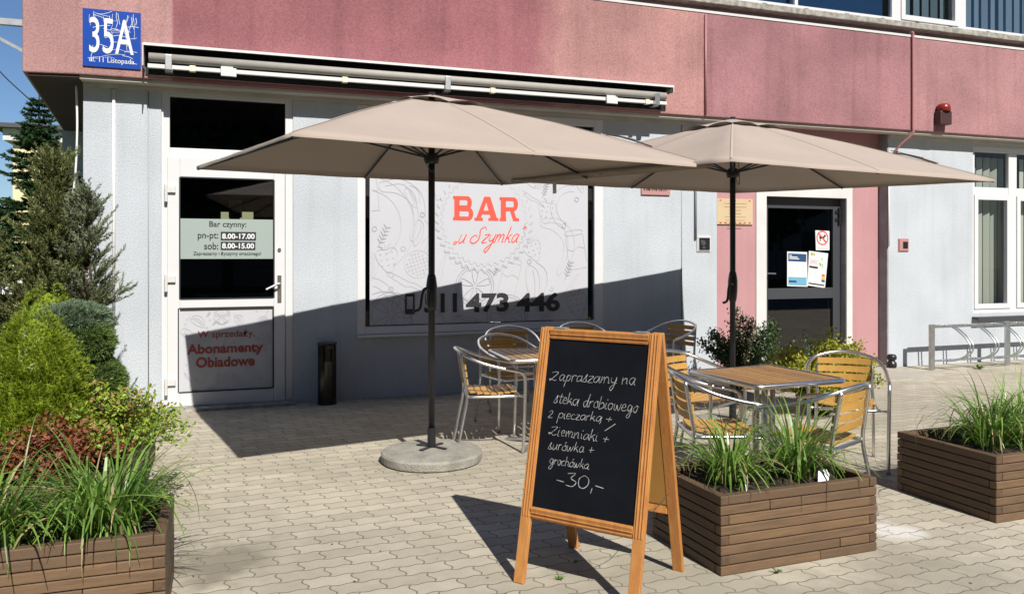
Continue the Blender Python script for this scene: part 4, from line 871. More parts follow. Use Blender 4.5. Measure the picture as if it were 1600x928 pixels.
def make_chair(label):
    c = thing('bistro_armchair', label, 'chair', group='aluminium and wood bistro chairs'); r = .0125; b = MB()
    half = [(.215, .255, 0), (.225, .257, .25), (.232, .26, .52), (.222, .262, .592), (.18, .264, .622), (.05, .266, .648), (-.10, .258, .690), (-.215, .205, .738), (-.27, .105, .766), (-.288, 0, .776)]
    pts = half+[(x, -y, z) for x, y, z in reversed(half[:-1])]
    b.tube(smooth_line(pts, 5), r, 10); b.build('armrest_frame', ALU, c, smooth=True)
    for s in (1, -1):
        b = MB(); b.tube(smooth_line([(-.285, s*.205, 0), (-.235, s*.2, .25), (-.205, s*.195, .42), (-.222, s*.188, .56), (-.252, s*.178, .752)], 5), .0115, 9); b.build('leg', ALU, c, smooth=True)
    b = MB(); P = []
    for (sx, sy, a0) in ((1, 1, 0), (-1, 1, 90), (-1, -1, 180), (1, -1, 270)):
        for k in range(4): a = R(a0+30*k); P.append((sx*.15+.05*math.cos(a)-.005, sy*.155+.05*math.sin(a), .425))
    b.tube(P, .0115, 8, closed=True)
    for s in (1, -1): b.tube([(.19, s*.20, .425), (.228, s*.258, .43)], .009, 6); b.tube([(-.15, s*.2, .425), (-.206, s*.196, .425)], .009, 6)
    b.build('seat_frame', ALU, c, smooth=True)
    b = MB(); n = 7
    for i in range(n):
        x = -.185+.37*(i+.5)/n; w_ = .37/n-.010; e = .19-.03*max(0, abs(i-3)-2); m_ = 8; dz = .006*math.sin(i*.9)+(.010 if i == n-1 else 0)
        for part in (0,):
            vs = []; 
            for j in range(m_+1):
                y = -e+2*e*j/m_; z = .437+dz*0-.018*(1-(y/e)**2)*(.6)+.004*abs(i-3)
                vs += [(x-w_/2, y, z), (x+w_/2, y, z), (x+w_/2, y, z+.012), (x-w_/2, y, z+.012)]
            fs = [(0, 1, 2, 3), tuple(4*m_+k for k in (3, 2, 1, 0))]
            for j in range(m_):
                a = 4*j
                for k in range(4): fs.append((a+k, a+4+k, a+4+(k+1) % 4, a+(k+1) % 4))
            b.add(vs, fs)
    b.build('seat', SLAT, c)
    b = MB(); m_ = 8
    for i in range(4):
        z0 = .515+.058*i; vs = []
        for j in range(m_+1):
            t = -1+2*j/m_; y = t*.185; x = -.215-.14*(z0-.5)-.03*(1-t*t)+.014
            for (dx, dz) in ((0, 0), (.011, 0), (.006, .043), (-.005, .043)): vs.append((x+dx, y, z0+dz))
        fs = [(0, 1, 2, 3), tuple(4*m_+k for k in (3, 2, 1, 0))]
        for j in range(m_):
            a = 4*j
            for k in range(4): fs.append((a+k, a+4+k, a+4+(k+1) % 4, a+(k+1) % 4))
        b.add(vs, fs)
    b.build('backrest', SLAT, c)
    return c
t2 = make_table('slatted table on the right, behind the grass planter'); t2.location = (3.31, -4.06, 0); t2.rotation_euler = (0, 0, R(93))
t1 = dup(t2, (2.36, -2.50, 0), R(87), 'shaded slatted table half hidden behind the blackboard, near the window')
chs = [((2.86, -4.20), -17, 'chair on the near left of the sunlit table, its dark back to the blackboard'),
       ((3.24, -4.60), 113, 'chair on the near side of the sunlit table, its back to the planter grass'),
       ((4.21, -3.80), 231, 'sunlit chair on the far right of the table, furthest right of all chairs'),
       ((3.28, -3.34), -62, 'chair on the far left of the sunlit table, beside the top of the blackboard'),
       ((1.96, -2.44), -12, 'leftmost chair of all, left of the shaded table near the umbrella base'),
       ((2.38, -1.72), -78, 'chair on the window side of the shaded table, seat under the table edge'),
       ((2.66, -.98), -100, 'chair by the wall under the bar window, behind the shaded table'),
       ((3.55, -.80), -90, 'chair by the wall showing only its arched back above the blackboard'),
       ((4.52, -.80), 200, 'chair by the wall between the top corner of the blackboard and the shrub')]
ch0 = None
for (x, y), rz, lab in chs:
    if ch0 is None: ch0 = make_chair(lab); ch0.location = (x, y, 0); ch0.rotation_euler = (0, 0, R(rz))
    else: dup(ch0, (x, y, 0), R(rz), lab)

# ------------------------------------------------------------------ A-frame blackboard
bo = thing('a_frame_blackboard', 'pine A-frame blackboard with a handwritten chalk menu standing on the paving', 'blackboard', (1.646, -5.043, 0), R(-52.2))
# local: x along the width, -y front, +y back
BH, BW, SP = 1.151, .617, .252
def leaf_pts(s, x, z): return Vector((x, s*(SP*(1-z/BH)+.012), z))       # s=-1 front, +1 back
def board_leaf(s, name):
    b = MB()
    for sx in (-1, 1): b.bar(leaf_pts(s, sx*(BW/2-.026), 0), leaf_pts(s, sx*(BW/2-.026), BH), .052, .024, (0, 1, 0))
    zt, zb = BH-.03, .31
    for z in (zt, zb):
        b.bar(leaf_pts(s, -BW/2+.053, z), leaf_pts(s, BW/2-.053, z), .024, .052, (0, s*.18, 1) )
    # moulding lines on the frame
    if s < 0:
        nrm = Vector((0, -1, .19)).normalized()*.0135
        for sx in (-1, 1):
            for k in (-.012, .003, .016): b.bar(leaf_pts(s, sx*(BW/2-.026)+k, zb-.02)+nrm, leaf_pts(s, sx*(BW/2-.026)+k, BH-.005)+nrm, .007, .005, (0, 1, 0))
        for z in (zt, zb):
            for k in (-.014, 0, .014): b.bar(leaf_pts(s, -BW/2+.055, z+k)+nrm, leaf_pts(s, BW/2-.055, z+k)+nrm, .005, .006)
    o = b.build(name, PINE, bo, bevel=.003)
    p = MB(); a = [leaf_pts(s, x, z)-Vector((0, s*(-.004 if s < 0 else .004), 0)) for x, z in ((-BW/2+.05, zb+.02), (BW/2-.05, zb+.02), (BW/2-.05, zt-.02), (-BW/2+.05, zt-.02))]
    off = Vector((0, -s*.006, 0)); p.add([*a, *[q+off for q in a]], [(0, 1, 2, 3), (7, 6, 5, 4), (0, 4, 5, 1), (1, 5, 6, 2), (2, 6, 7, 3), (3, 7, 4, 0)])
    return o, p
o, p = board_leaf(-1, 'front_frame'); p.build('writing_panel', SLATE, bo)
o, p = board_leaf(1, 'rear_frame'); p.build('rear_panel', HARDB, bo)
b = MB()
for sx in (-1, 1): b.box(sx*(BW/2-.1)-.03, sx*(BW/2-.1)+.03, -.022, .022, BH-.004, BH+.003)
b.build('hinge', STEEL, bo)
b = MB()
for sx in (-1, 1): b.tube(smooth_line([leaf_pts(-1, sx*(BW/2-.03), .40), Vector((sx*(BW/2-.03), 0, .37)), leaf_pts(1, sx*(BW/2-.03), .40)], 4), .0016, 5)
b.build('stay_cord', GALV, bo)
# chalk, measured on the tilted panel
bpy.context.view_layer.update(); Mw = bo.matrix_world; Mi = Mw.inverted()
fo = leaf_pts(-1, 0, .31); fu = Vector((1, 0, 0)); fv = (leaf_pts(-1, 0, 1.0)-leaf_pts(-1, 0, .31)).normalized(); fn = fu.cross(fv)
if fn.y > 0: fn = -fn
fo2 = fo+fn*.006
wn = (Mw.to_3x3()@fn); w0 = Mw@fo2
def bd(px, py):
    q = Mi@onplane(px, py, w0, wn)-fo2; return q.dot(fu), q.dot(fv)
ck = MB(); cpl = (fo2, fu, fv, fn)
for body, a, e, h in (('Zapraszamy na', (858, 594), (993, 601), .029), ('steka drobiowego', (865, 629), (997, 645), .030), ('2 pieczarką +', (856, 652), (956, 660), .024),
                      ('Ziemniaki +', (857, 678), (951, 692), .027), ('surówka +', (856, 701), (928, 708), .024), ('grochówka', (858, 724), (920, 733), .023)):
    p0 = bd(*a); p1 = bd(*e); handwrite(ck, body, p0[0], p0[1], p1[0], p1[1], h, cpl, .0027, .16, .075, len(body))
p0 = bd(868, 756); p1 = bd(944, 768); handwrite(ck, '-30,-', p0[0], p0[1], p1[0], p1[1], .032, cpl, .0038, .05, .04, 3)
p0 = bd(945, 673); p1 = bd(962, 662); ribbon(ck, [p0, p1], .0032, cpl, taper=True)
ck.build('chalk_writing', CHALK, bo)

# ------------------------------------------------------------------ rubbish bin, bicycle rack, rubber stop
bn = thing('ashtray_bin', 'slim dark steel cylinder bin against the shaded wall beside the bar door', 'bin', (.955, -.17, 0))
b = MB(); n = 24
def cyl_hole(mb):
    r = .093; zs = [0, .02, .40, .44, .48, .52, .56, .60]
    for i in range(n):
        for j in range(len(zs)-1):
            a0 = 2*math.pi*i/n-math.pi/2-.35; a1 = 2*math.pi*(i+1)/n-math.pi/2-.35; cxx = (i+.5)
            hole = (i in (0, 1, 2) and zs[j] >= .44 and zs[j] < .53)
            if hole: continue
            mb.add([(r*math.cos(a0), r*math.sin(a0), zs[j]), (r*math.cos(a1), r*math.sin(a1), zs[j]), (r*math.cos(a1), r*math.sin(a1), zs[j+1]), (r*math.cos(a0), r*math.sin(a0), zs[j+1])], [(0, 1, 2, 3)])
cyl_hole(b); b.build('body', CHROME, bn, smooth=True)
b = MB(); b.lathe([(.094, 0), (.097, .006), (.097, .022), (.07, .030), (.03, .031)], 28, (0, 0, .598)); b.build('lid', CHROME, bn, smooth=True)
b = MB(); b.lathe([(.080, 0), (.080, .57)], 20, (0, 0, .01)); b.build('liner', BLACKM, bn)
b = MB(); b.lathe([(.098, 0), (.098, .018)], 28, (0, 0, .0)); b.build('foot_ring', BLACKM, bn)

rk = thing('bicycle_rack', 'galvanised bicycle rack with curved wheel loops standing before the right wall', 'bicycle rack', (0, 0, 0))
ry = -.40; rx = [8.70, 10.05, 11.40]
for x in rx:
    b = MB(); b.box(x-.035, x+.035, ry-.02, ry+.02, .0, .60); b.box(x-.06, x+.06, ry-.22, ry+.22, .0, .008) if False else None; b.build('post', GALV, rk, bevel=.004)
b = MB(); b.box(rx[0]+.035, rx[2]-.035, ry+.02, ry+.05, .545, .585); b.build('rail', GALV, rk)
b = MB(); b.tube([(rx[0]+.03, ry, .12), (rx[2]-.03, ry, .12)], .015, 8); b.build('rail', GALV, rk)
for k in range(6):
    xx = rx[0]+.23+k*.445
    b = MB()
    for dx in (0, .055): b.tube(smooth_line([(xx+dx, ry+.03, .575), (xx+.02+dx, ry-.10, .56), (xx+.05+dx, ry-.26, .44), (xx+.06+dx, ry-.33, .32), (xx+.05+dx, ry-.26, .20), (xx+.02+dx, ry-.08, .12), (xx+dx, ry+.02, .115)], 5), .010, 8)
    b.build('wheel_loop', GALV, rk, smooth=True)
rs = thing('rubber_stop', 'small black knob-shaped stop at the foot of the shaded entrance reveal', 'door stop', (8.27, -.16, .02))
b = MB(); b.lathe([(.055, 0), (.065, .03), (.06, .07), (.042, .085), (.042, .10), (.06, .115), (.062, .15), (.045, .175), (.02, .18)], 18); b.build('knob', BLACKM, rs, smooth=True)

# ------------------------------------------------------------------ planters
def make_planter(label, W_, D_, H_, loc, rz=0, rows=8):
    t = thing('wooden_planter', label, 'planter', loc, rz, 'brown slatted planters'); h = H_/rows; th = .045; rr = random.Random(int(W_*100)+int(loc[0]*7))
    sides = [MB() for _ in range(4)]      # battens of front, back and the two ends; local origin at the near left corner
    for k in range(rows):
        z0 = k*h+.0025; z1 = (k+1)*h-.002
        for si, y in ((0, 0), (1, D_-th)):
            j = rr.uniform(-.0025, .0025); x0, x1 = (0, W_) if k % 2 == 0 else (th+.0015, W_-th-.0015); cut = rr.choice((None, None, .3, .62, .78)) if W_ > .8 else None
            if cut is None: sides[si].box(x0, x1, y+j, y+th+j, z0, z1)
            else: xc = x0+(x1-x0)*cut; sides[si].box(x0, xc-.0012, y+j, y+th+j, z0, z1); sides[si].box(xc+.0012, x1, y+j*.2, y+th+j*.2, z0, z1)
        for si, x in ((2, 0), (3, W_-th)):
            j = rr.uniform(-.0025, .0025); y0, y1 = (th+.0015, D_-th-.0015) if k % 2 == 0 else (0, D_)
            sides[si].box(x+j, x+th+j, y0, y1, z0, z1)
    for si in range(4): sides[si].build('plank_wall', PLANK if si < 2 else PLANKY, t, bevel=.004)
    b = MB(); b.box(th+.02, W_-th-.02, th+.02, D_-th-.02, .0, .02); 
    nx, ny = 24, 14; vs = [(th+(W_-2*th)*i/nx, th+(D_-2*th)*j/ny, H_-.055+.03*noise.noise(Vector((i*.5+loc[0], j*.5, loc[1])))) for i in range(nx+1) for j in range(ny+1)]
    b.add(vs, [(i*(ny+1)+j, (i+1)*(ny+1)+j, (i+1)*(ny+1)+j+1, i*(ny+1)+j+1) for i in range(nx) for j in range(ny)]); b.build('soil', SOIL, t)
    return t
PH = .375
make_planter('brown slatted planter with two grass clumps just right of the blackboard', .94, .62, PH, (2.175, -5.235, 0), R(1))
make_planter('brown slatted planter at the right edge, its dark end towards the tables', .94, .70, PH, (4.06, -5.12, 0), R(0.5))
make_planter('brown slatted planter in the near left corner, full of long grass', 1.25, .58, PH, (-1.485, -4.90, 0), R(0))
make_planter('brown planter under the low spruces, hidden behind the near left planter', 1.25, 2.1, PH, (-1.75, -4.05, 0), R(0))
make_planter('brown planter by the blue wall, holding the junipers', 1.25, .66, PH, (-2.07, -1.38, 0), R(0))

# ------------------------------------------------------------------ plants
def grass_clump(label, loc, n, L, spread, seed, dry=.10, name='grass_clump'):
    t = thing(name, label, 'plant', loc, 0, 'ornamental grass clumps'); rr = random.Random(seed)
    for nm, m, cnt in (('blades', BLADE, n), ('dry_blades', DRYB, int(n*dry))):
        b = MB()
        for k in range(cnt):
            a = rr.uniform(0, 2*math.pi); r0 = spread*math.sqrt(rr.random())*.35; p = Vector((r0*math.cos(a+rr.uniform(-1, 1)), r0*math.sin(a+rr.uniform(-1, 1)), 0))
            ln = L*rr.uniform(.45, 1.18); tilt = rr.uniform(.05, .95)*(.6+r0/spread); droop = rr.uniform(.6, 2.6)*(1.4 if nm != 'blades' else 1); wd = rr.uniform(.0085, .0165)
            dirx = Vector((math.cos(a), math.sin(a), 0)); side = Vector((-math.sin(a), math.cos(a), 0)); tw = rr.uniform(-.6, .6); vs = []; S = 8; ang = tilt; sw = rr.uniform(-.5, .5); kink = rr.choice((99, 99, 99, 99, 3, 4, 5)); kb = rr.uniform(.6, 1.5)
            for j in range(S+1):
                f = j/S; ww = wd*(1-.85*f**2)*.5*(.6+.4*min(1, f*5)); sd_ = (side*math.cos(tw)+Vector((0, 0, 1))*math.sin(tw)*.5)
                vs += [p+sd_*ww, p-sd_*ww]
                if j == kink: ang += kb
                d_ = dirx*math.sin(ang)+Vector((0, 0, 1))*math.cos(ang)+side*sw*f*.5; p = p+d_.normalized()*(ln/S); ang += droop/S*(.35+1.3*f)
            b.add(vs, [(2*j, 2*j+2, 2*j+3, 2*j+1) for j in range(S)])
        b.build(nm, m, t)
    return t
ZS = PH-.05
grass_clump('left grass clump in the planter beside the blackboard', (2.44, -4.93, ZS), 165, .46, .17, 1)
grass_clump('right grass clump in the planter beside the blackboard, with a white tag at its foot', (2.86, -4.93, ZS), 170, .50, .17, 2)
grass_clump('left grass clump in the planter at the right edge', (4.42, -4.78, ZS), 190, .50, .27, 3)
grass_clump('right grass clump in the planter at the right edge, cut by the picture edge', (4.74, -4.75, ZS), 190, .50, .27, 4)
grass_clump('rightmost and largest grass clump in the near left planter', (-.50, -4.60, ZS), 330, .47, .42, 5)
grass_clump('middle grass clump in the near left planter', (-.93, -4.62, ZS), 300, .46, .40, 6)
grass_clump('leftmost grass clump in the near left planter, partly out of the picture', (-1.26, -4.58, ZS), 240, .46, .40, 7)

def cone_shrub(name, label, loc, H_, Rr, m, seed, n, prof, lump=.16, nl=.030, extra=None):
    t = thing(name, label, 'conifer', loc); rr = random.Random(seed); b = MB(); off = Vector((seed*3.1, 0, 0))
    def rad(f, a):
        base = prof(f)*Rr; q = Vector((math.cos(a)*1.6, math.sin(a)*1.6, f*H_*4.5))+off
        return base*(1+lump*noise.noise(q)*1.2+.26*noise.noise(q*3.0)+.16*noise.noise(q*6.5))
    NA, NZ = 26, 18
    vs = [((rad(j/NZ, 2*math.pi*i/NA)*.74)*math.cos(2*math.pi*i/NA), (rad(j/NZ, 2*math.pi*i/NA)*.74)*math.sin(2*math.pi*i/NA), j/NZ*H_*.93) for j in range(NZ+1) for i in range(NA)]
    b.add(vs, [(j*NA+i, j*NA+(i+1) % NA, (j+1)*NA+(i+1) % NA, (j+1)*NA+i) for j in range(NZ) for i in range(NA)])
    for k in range(n):
        f = 1-math.sqrt(rr.random()) if extra is None else rr.random(); a = rr.uniform(0, 2*math.pi); f = min(max(f, .0), .995)
        r = rad(f, a)*rr.uniform(.76, 1.04); p = Vector((r*math.cos(a), r*math.sin(a), f*H_))
        out = Vector((math.cos(a), math.sin(a), rr.uniform(.1, .9)+f*.6)).normalized()
        for q in range(6):
            d = (out+Vector((rr.uniform(-.7, .7), rr.uniform(-.7, .7), rr.uniform(-.5, .7)))).normalized(); b.needle(p, d, nl*rr.uniform(.7, 1.3), nl*.22, Vector((rr.uniform(-1, 1), rr.uniform(-1, 1), rr.uniform(-1, 1))))
    b.build('crown', m, t)
    b = MB(); b.tube([(0, 0, -.05), (0, 0, H_*.8)], .02, 6, r1=.006); b.build('trunk', BARK, t)
    return t
cone = lambda f: (1-f)**.47*(.55+.45*min(1, f*3+.35))
cone_shrub('dwarf_spruce', 'broad yellow-green dwarf spruce cone in front, nearest of the low conifers', (-1.02, -3.27, ZS), .88, .345, CONIF, 1, 17000, cone, .30, .024)
cone_shrub('dwarf_spruce', 'bright green rounded spruce top rising behind the front spruce cone', (-1.12, -2.38, ZS), 1.0, .27, CONIF, 2, 6500, lambda f: (1-f**2.2)**.5*(.8+.2*f), .10, .026)
# tiered (cloud pruned) spruce: three cushions on a stem
t = thing('tiered_spruce', 'grey-green spruce clipped into stacked cushions beside the yellow-green cones', 'conifer', (-.90, -2.60, ZS))
for (cx, cy, cz, rx_, rz_, m, sd_) in ((-.03, .04, .76, .19, .09, CONBL, 1), (.02, -.02, .615, .17, .135, CONIB, 2), (.10, .0, .37, .155, .125, CONIB, 3), (.08, -.04, .12, .12, .085, CONBL, 4), (-.12, .08, .45, .15, .14, CONIB, 5)):
    b = MB(); rr = random.Random(sd_)
    NA, NZ = 18, 10; vs = [(cx+rx_*.72*math.sin(math.pi*j/NZ)*math.cos(2*math.pi*i/NA), cy+rx_*.72*math.sin(math.pi*j/NZ)*math.sin(2*math.pi*i/NA), cz-rz_*.72*math.cos(math.pi*j/NZ)) for j in range(NZ+1) for i in range(NA)]
    b.add(vs, [(j*NA+i, j*NA+(i+1) % NA, (j+1)*NA+(i+1) % NA, (j+1)*NA+i) for j in range(NZ) for i in range(NA)])
    for k in range(4600):
        d = Vector((rr.gauss(0, 1), rr.gauss(0, 1), rr.gauss(0, 1))).normalized(); s = 1+.20*noise.noise(d*2.6+Vector((sd_*5, 0, 0)))+.16*noise.noise(d*6.5)
        p = Vector((cx+d.x*rx_*s*rr.uniform(.85, 1.05), cy+d.y*rx_*s, cz+d.z*rz_*s))
        for q in range(5): e = (d+Vector((rr.uniform(-.7, .7), rr.uniform(-.7, .7), rr.uniform(-.4, .7)))).normalized(); b.needle(p, e, .032*rr.uniform(.7, 1.3), .0075, Vector((rr.uniform(-1, 1), rr.uniform(-1, 1), rr.uniform(-1, 1))))
    b.build('cushion', m, t)
b = MB(); b.tube([(0, 0, -.05), (.02, 0, .3), (0, 0, .8)], .022, 7); b.build('trunk', BARK, t)

def juniper(label, loc, H_, W_, m, seed, nb, lean=(0, 0), dens=1.0, fmin=.08):
    t = thing('juniper', label, 'conifer', loc); rr = random.Random(seed); st = MB(); b = MB()
    def spray(p, d, ln):
        d = d.normalized(); n = max(6, int(ln/.010*dens)); pts = []
        for j in range(n):
            f = j/n; q = p+d*ln*f+Vector((0, 0, .12*ln*f*f)); pts.append(q)
            for s in range(4):
                e = (d*1.1+Vector((rr.uniform(-.8, .8), rr.uniform(-.8, .8), rr.uniform(-.6, .8)))).normalized(); b.needle(q, e, rr.uniform(.026, .055)*(1.15-.5*f), .0095, Vector((rr.uniform(-1, 1), rr.uniform(-1, 1), rr.uniform(-1, 1))))
        st.tube([p, p+d*ln*.6], .003, 4, cap=False, r1=.001)
    top = Vector((lean[0], lean[1], H_)); st.tube([(0, 0, -.05), top*.5+Vector((.03, 0, 0)), top*.97], .022, 7, r1=.005)
    for k in range(nb):
        f = rr.uniform(fmin, 1)**.9; p = top*f; a = rr.uniform(0, 2*math.pi); up = rr.uniform(.35, 1.2)+f*.6; r_ = W_*(1-f*.88)*rr.uniform(.45, 1.1)
        d = Vector((math.cos(a), math.sin(a), up)).normalized(); e = p+d*r_; st.tube([p, (p+e)/2+Vector((0, 0, -.02)), e], .008, 5, r1=.003, cap=False)
        ns = 4+int(r_*14)
        for j in range(ns):
            g_ = rr.uniform(.25, 1); q = p+(e-p)*g_; dd = d+Vector((rr.uniform(-.8, .8), rr.uniform(-.8, .8), rr.uniform(-.3, .7))); spray(q, dd, rr.uniform(.08, .2))
        spray(e, d, rr.uniform(.1, .22))
    for j in range(8): spray(top*rr.uniform(.85, 1), Vector((rr.uniform(-.5, .5), rr.uniform(-.5, .5), 1)), rr.uniform(.06, .16))
    b.build('crown', m, t); st.build('trunk', BARK, t); return t
juniper('tall olive juniper, full and bushy, in front of the dark spruce', (-1.36, -1.05, ZS), 1.88, .54, JUNI, 4, 150, (.04, 0))
juniper('thin grey-blue juniper with sparse tips against the blue wall', (-1.06, -1.12, ZS), 1.62, .46, JUNB, 9, 70, (-.02, .02), .9, .34)
juniper('low olive juniper at the left picture edge', (-1.78, -1.15, ZS), 1.36, .60, JUNI, 14, 90, (-.04, 0))

def leafy(name, label, loc, ex, n, m, seed, L, wd, stems=14, cat='shrub', m2=None, f2=.3, up=.4):
    t = thing(name, label, cat, loc); rr = random.Random(seed); st = MB(); b = MB(); b2 = MB(); tips = []
    for k in range(stems):
        a = rr.uniform(0, 2*math.pi); r_ = math.sqrt(rr.random()); e = Vector((ex[0]*r_*math.cos(a), ex[1]*r_*math.sin(a), ex[2]*(1-.55*r_*r_)*rr.uniform(.7, 1.1))); m_ = e*.5+Vector((0, 0, ex[2]*.12)); P = smooth_line([Vector((e.x*.15, e.y*.15, 0)), m_, e], 5)
        st.tube(P, .005, 5, r1=.002, cap=False); tips.append(P)
    for k in range(n):
        P = rr.choice(tips); q = P[min(len(P)-1, int(len(P)*rr.uniform(.2, 1.0)))]+Vector((rr.gauss(0, .035), rr.gauss(0, .035), rr.gauss(0, .03)))
        if q.z < .01: q.z = .02
        d = Vector((rr.uniform(-1, 1), rr.uniform(-1, 1), rr.uniform(-.3, .9)+up)).normalized(); nn = Vector((rr.uniform(-.6, .6), rr.uniform(-.6, .6), 1)).normalized()
        tgt = b2 if (m2 and q.z > ex[2]*.62 and rr.random() < f2) else b
        tgt.leaf(q, d, nn, L*rr.uniform(.6, 1.2), wd*rr.uniform(.7, 1.2))
    b.build('foliage', m, t); st.build('stems', BARK, t)
    if m2: b2.build('young_leaves', m2, t)
    return t
leafy('barberry', 'low dark red barberry between the grass and the yellow-green spruce', (-.82, -3.74, ZS), (.34, .22, .32), 3200, BARB, 1, .030, .018, 40)
leafy('spirea', 'spreading yellow-green spirea with pinkish tips leaning over the paving', (-.66, -3.30, ZS-.05), (.44, .48, .46), 6500, SPIR, 2, .034, .019, 60, m2=SPIRP, f2=.25)
leafy('dark_shrub', 'dark small-leaved shrub in the shade below the cream plate', (5.45, -.85, 0), (.62, .45, .84), 7500, DKLEAF, 3, .040, .020, 36, up=.6)
leafy('dark_shrub', 'low dark shrub in front of the entrance door', (6.15, -1.25, 0), (.55, .40, .58), 4500, DKLEAF, 4, .036, .019, 26)
leafy('golden_shrub', 'golden yellow-leaved shrub behind the sunlit table', (5.33, -2.25, 0), (.58, .50, .74), 12000, YLEAF, 5, .040, .024, 70)
for (lab, p, s_) in (('small weed in the paving gap below the blackboard panel', (1.60, -4.86, 0), .022), ('small weed in the paving gap in front of the blackboard legs', (1.45, -5.02, 0), .028),
                    ('weed growing at the bicycle rack', (9.35, -.55, 0), .10), ('weed at the foot of the planter beside the blackboard', (2.45, -5.29, 0), .03)):
    t = thing('weed', lab, 'weed', p, 0, 'weeds in the paving'); b = MB(); rr = random.Random(int(s_*1000))
    for k in range(16): a = rr.uniform(0, 6.28); b.leaf(Vector((0, 0, .004)), Vector((math.cos(a), math.sin(a), rr.uniform(.3, 1.2))).normalized(), Vector((0, 0, 1)), s_*rr.uniform(.6, 1.2), s_*.28)
    b.build('leaves', BLADE, t)
t = thing('plant_tag', 'white plastic tag stuck in the soil at the foot of the right grass clump', 'tag', (2.90, -5.07, ZS-.01)); t.rotation_euler = (R(-18), R(14), R(-25))
b = MB(); b.prism([(-.022, 0), (.026, 0), (.032, .065), (.02, .085), (-.016, .085), (-.026, .065)], 0, .003); o = b.build('tag_plate', PLAST, t); o.rotation_euler = (R(80), 0, 0)
# scattered bits on the paving
b = MB(); rr = random.Random(21)
for k in range(150):
    p = Vector((rr.uniform(-.2, 6), rr.uniform(-5.9, -1), .003)); a = rr.uniform(0, 6.28)
    b.leaf(p, Vector((math.cos(a), math.sin(a), .15)).normalized(), Vector((0, 0, 1)), rr.uniform(.008, .026), rr.uniform(.004, .010))
tag(b.build('litter', LITTER), kind='stuff')

# ------------------------------------------------------------------ background on the left
def spruce(label, loc, H_, W_, seed):
    t = thing('spruce_tree', label, 'tree', loc); rr = random.Random(seed); b = MB(); st = MB(); st.tube([(0, 0, 0), (0, 0, H_)], .09, 8, r1=.01); z = .35
    while z < H_-.05:
        f = z/H_; L = W_*(1-f)**.8+.05; nb = 6 if f < .85 else 5
        for k in range(nb):
            a = rr.uniform(0, 6.28); ln = L*rr.uniform(.5, 1.15); d = Vector((math.cos(a), math.sin(a), 0)); side = Vector((-d.y, d.x, 0)); n = max(5, int(ln/.045)); P = []
            for j in range(n+1):
                g_ = j/n; P.append(Vector((0, 0, z))+d*ln*g_+Vector((0, 0, -.22*ln*g_+.26*ln*g_*g_*g_)))
            st.tube(P, .012, 4, r1=.003, cap=False)
            for j in range(1, n+1):
                q = P[j]; tl = ln*.42*(1-j/n*.55)*rr.uniform(.6, 1.1)
                for s in (-1, 1):
                    e = (d*.75+side*s+Vector((0, 0, rr.uniform(-.35, .1)))).normalized(); m_ = int(tl/.03)+2
                    for i in range(m_):
                        w_ = q+e*tl*i/m_
                        for r_ in range(5): b.needle(w_, (e+Vector((rr.uniform(-.7, .7), rr.uniform(-.7, .7), rr.uniform(-.3, .6)))).normalized(), .065, .020, Vector((rr.uniform(-1, 1), rr.uniform(-1, 1), rr.uniform(-1, 1))))
        z += rr.uniform(.055, .12)*(1 if f < .8 else .8)
    b.build('crown', SPRU, t); st.build('trunk', BARK, t); return t
spruce('dark green spruce behind the building corner, in front of the yellow house', (-2.72, 5.6, 0), 4.0, 1.05, 3)
yh = thing('yellow_house', 'pale yellow house with a dark flat eave far behind the spruce', 'house', (0, 0, 0))
hx0 = wp(20, 300, 38).x; hz = wp(30, 200, 38).z
b = MB(); b.box(hx0, hx0+14, 38, 50, 0, hz-.7); b.build('wall', YHOUSE, yh)
b = MB(); b.box(hx0-.35, hx0+14.4, 37.6, 50.4, hz-.69, hz-.1); b.build('cornice', OLDWHITE, yh)
b = MB(); b.box(hx0-.8, hx0+14.8, 37.2, 50.8, hz-.09, hz+.12); b.build('roof', ROOFM, yh)
for (x, z) in ((hx0+2.6, 3.2), (hx0+6, 3.2), (hx0+2.6, .9), (hx0+6, .9)):
    b = MB(); b.box(x, x+1.3, 37.96, 38.01, z, z+1.4); wf = b.build('window', PVC, yh); b = MB(); b.box(x+.08, x+1.22, 37.94, 37.957, z+.08, z+1.32); b.build('pane', DKFRAME, wf)
vp = EYEP+sight(2, 470)*17.0; car = thing('parked_car', 'white car parked far left behind the juniper, only its tail in view', 'car', (vp.x-1.7, vp.y, 0), R(0))
prof = [(-2.1, .32), (-2.15, .62), (-1.9, .78), (-1.1, .86), (-.5, 1.36), (.9, 1.42), (1.65, 1.0), (2.05, .92), (2.1, .35)]
b = MB(); n = len(prof); ys = (-.82, .82); vs = [(x, ys[0]*(1 if z < 1 else .82), z) for x, z in prof]+[(x, ys[1]*(1 if z < 1 else .82), z) for x, z in prof]
b.add(vs, [tuple(range(n)), tuple(range(2*n-1, n-1, -1))]+[(i, n+i, n+(i+1) % n, (i+1) % n) for i in range(n)]); b.build('body', CARW, car, bevel=.05)
b = MB(); b.add([(-.95, -.81, .93), (1.45, -.81, 1.0), (.85, -.70, 1.34), (-.48, -.70, 1.30)], [(0, 1, 2, 3)]); b.build('side_window', DKFRAME, car, loc=(0, -.012, 0))
for x in (-1.35, 1.3):
    for y in (-.80, .80):
        b = MB(); b.tube([(x, y-.09, .32), (x, y+.09, .32)], .32, 20); wh = b.build('wheel', TYRE, car); b = MB(); b.tube([(x, y-.1, .32), (x, y+.1, .32)], .19, 14); b.build('rim', STEEL, wh)
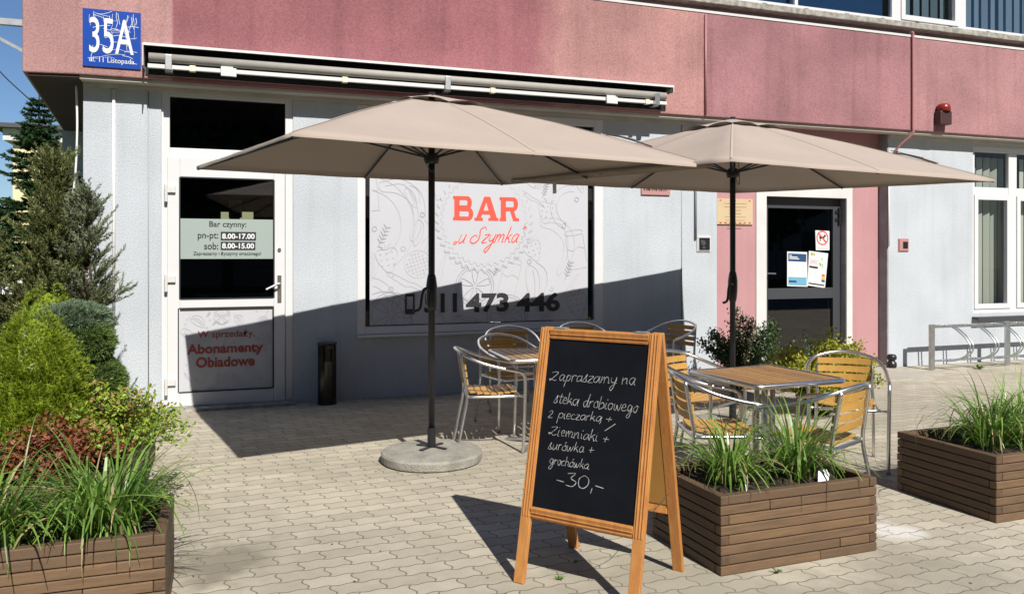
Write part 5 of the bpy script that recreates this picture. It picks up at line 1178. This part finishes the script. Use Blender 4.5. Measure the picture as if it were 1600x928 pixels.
for i, (x, y, z, s_) in enumerate(((-16, 44, 5, 3.4), (-11.5, 47, 4.2, 3.0), (-22, 40, 5.5, 3.6))):
    t = thing('background_tree', ('far leafy tree left of the yellow house', 'low far tree beside the yellow house', 'far tree at the left picture edge')[i], 'tree', (x, y, 0)); rr = random.Random(i); b = MB()
    for k in range(2600):
        d = Vector((rr.gauss(0, 1), rr.gauss(0, 1), rr.gauss(0, 1))).normalized()*rr.random()**.4; q = Vector((d.x*s_, d.y*s_, z*.62+d.z*z*.42)); q += Vector((noise.noise(q), noise.noise(q+Vector((9, 0, 0))), 0))*.6
        e = Vector((rr.uniform(-1, 1), rr.uniform(-1, 1), rr.uniform(-1, 1))).normalized(); b.leaf(q, e, e.orthogonal(), .34, .22)
    b.build('crown', DKLEAF, t); b = MB(); b.tube([(0, 0, 0), (0, 0, z*.6)], .2, 8, r1=.1); b.build('trunk', BARK, t)

# ------------------------------------------------------------------ unseen, added behind the camera to block sky light, mirrored in the panes
ab = thing('added_sky_blocker', 'unseen grey apartment block added to block sky light, mirrored in the window panes', 'building', (0, 0, 0))
b = MB(); b.box(-38, 46, -46, -32, 0, 21.5); b.build('wall', mat('grey_block_render', (.30, .29, .28), .9, var=.3), ab)
for i in range(12):
    for j in range(6):
        b = MB(); x = -31+i*5.9; z = 1.4+3.4*j; b.box(x, x+2.2, -31.99, -31.95, z, z+1.6); b.build('window', DKFRAME, ab)
for i in range(7):  # row of unseen trees added to cut sky light on the front
    t = thing('added_unseen_tree', 'unseen leafy tree added to block sky light, %s from the left of its row' % ('first', 'second', 'third', 'fourth', 'fifth', 'sixth', 'seventh')[i], 'tree', (-26+8.6*i+rnd.uniform(-1, 1), -25+rnd.uniform(-1, 1), 0), 0, 'added unseen trees'); b = MB(); H_ = rnd.uniform(7, 9.5)
    for k in range(2600):
        d = Vector((rnd.gauss(0, 1), rnd.gauss(0, 1), rnd.gauss(0, 1))).normalized()*rnd.random()**.35; q = Vector((d.x*3.4, d.y*3.0, H_*.6+d.z*H_*.4)); q += Vector((noise.noise(q*.6), noise.noise(q*.6+Vector((9, 0, 0))), 0))*.9
        e = Vector((rnd.uniform(-1, 1), rnd.uniform(-1, 1), rnd.uniform(-1, 1))).normalized(); b.leaf(q, e, e.orthogonal(), .5, .34)
    b.build('crown', DKLEAF, t); b = MB(); b.tube([(0, 0, 0), (0, 0, H_*.6)], .22, 8, r1=.1); b.build('trunk', BARK, t)
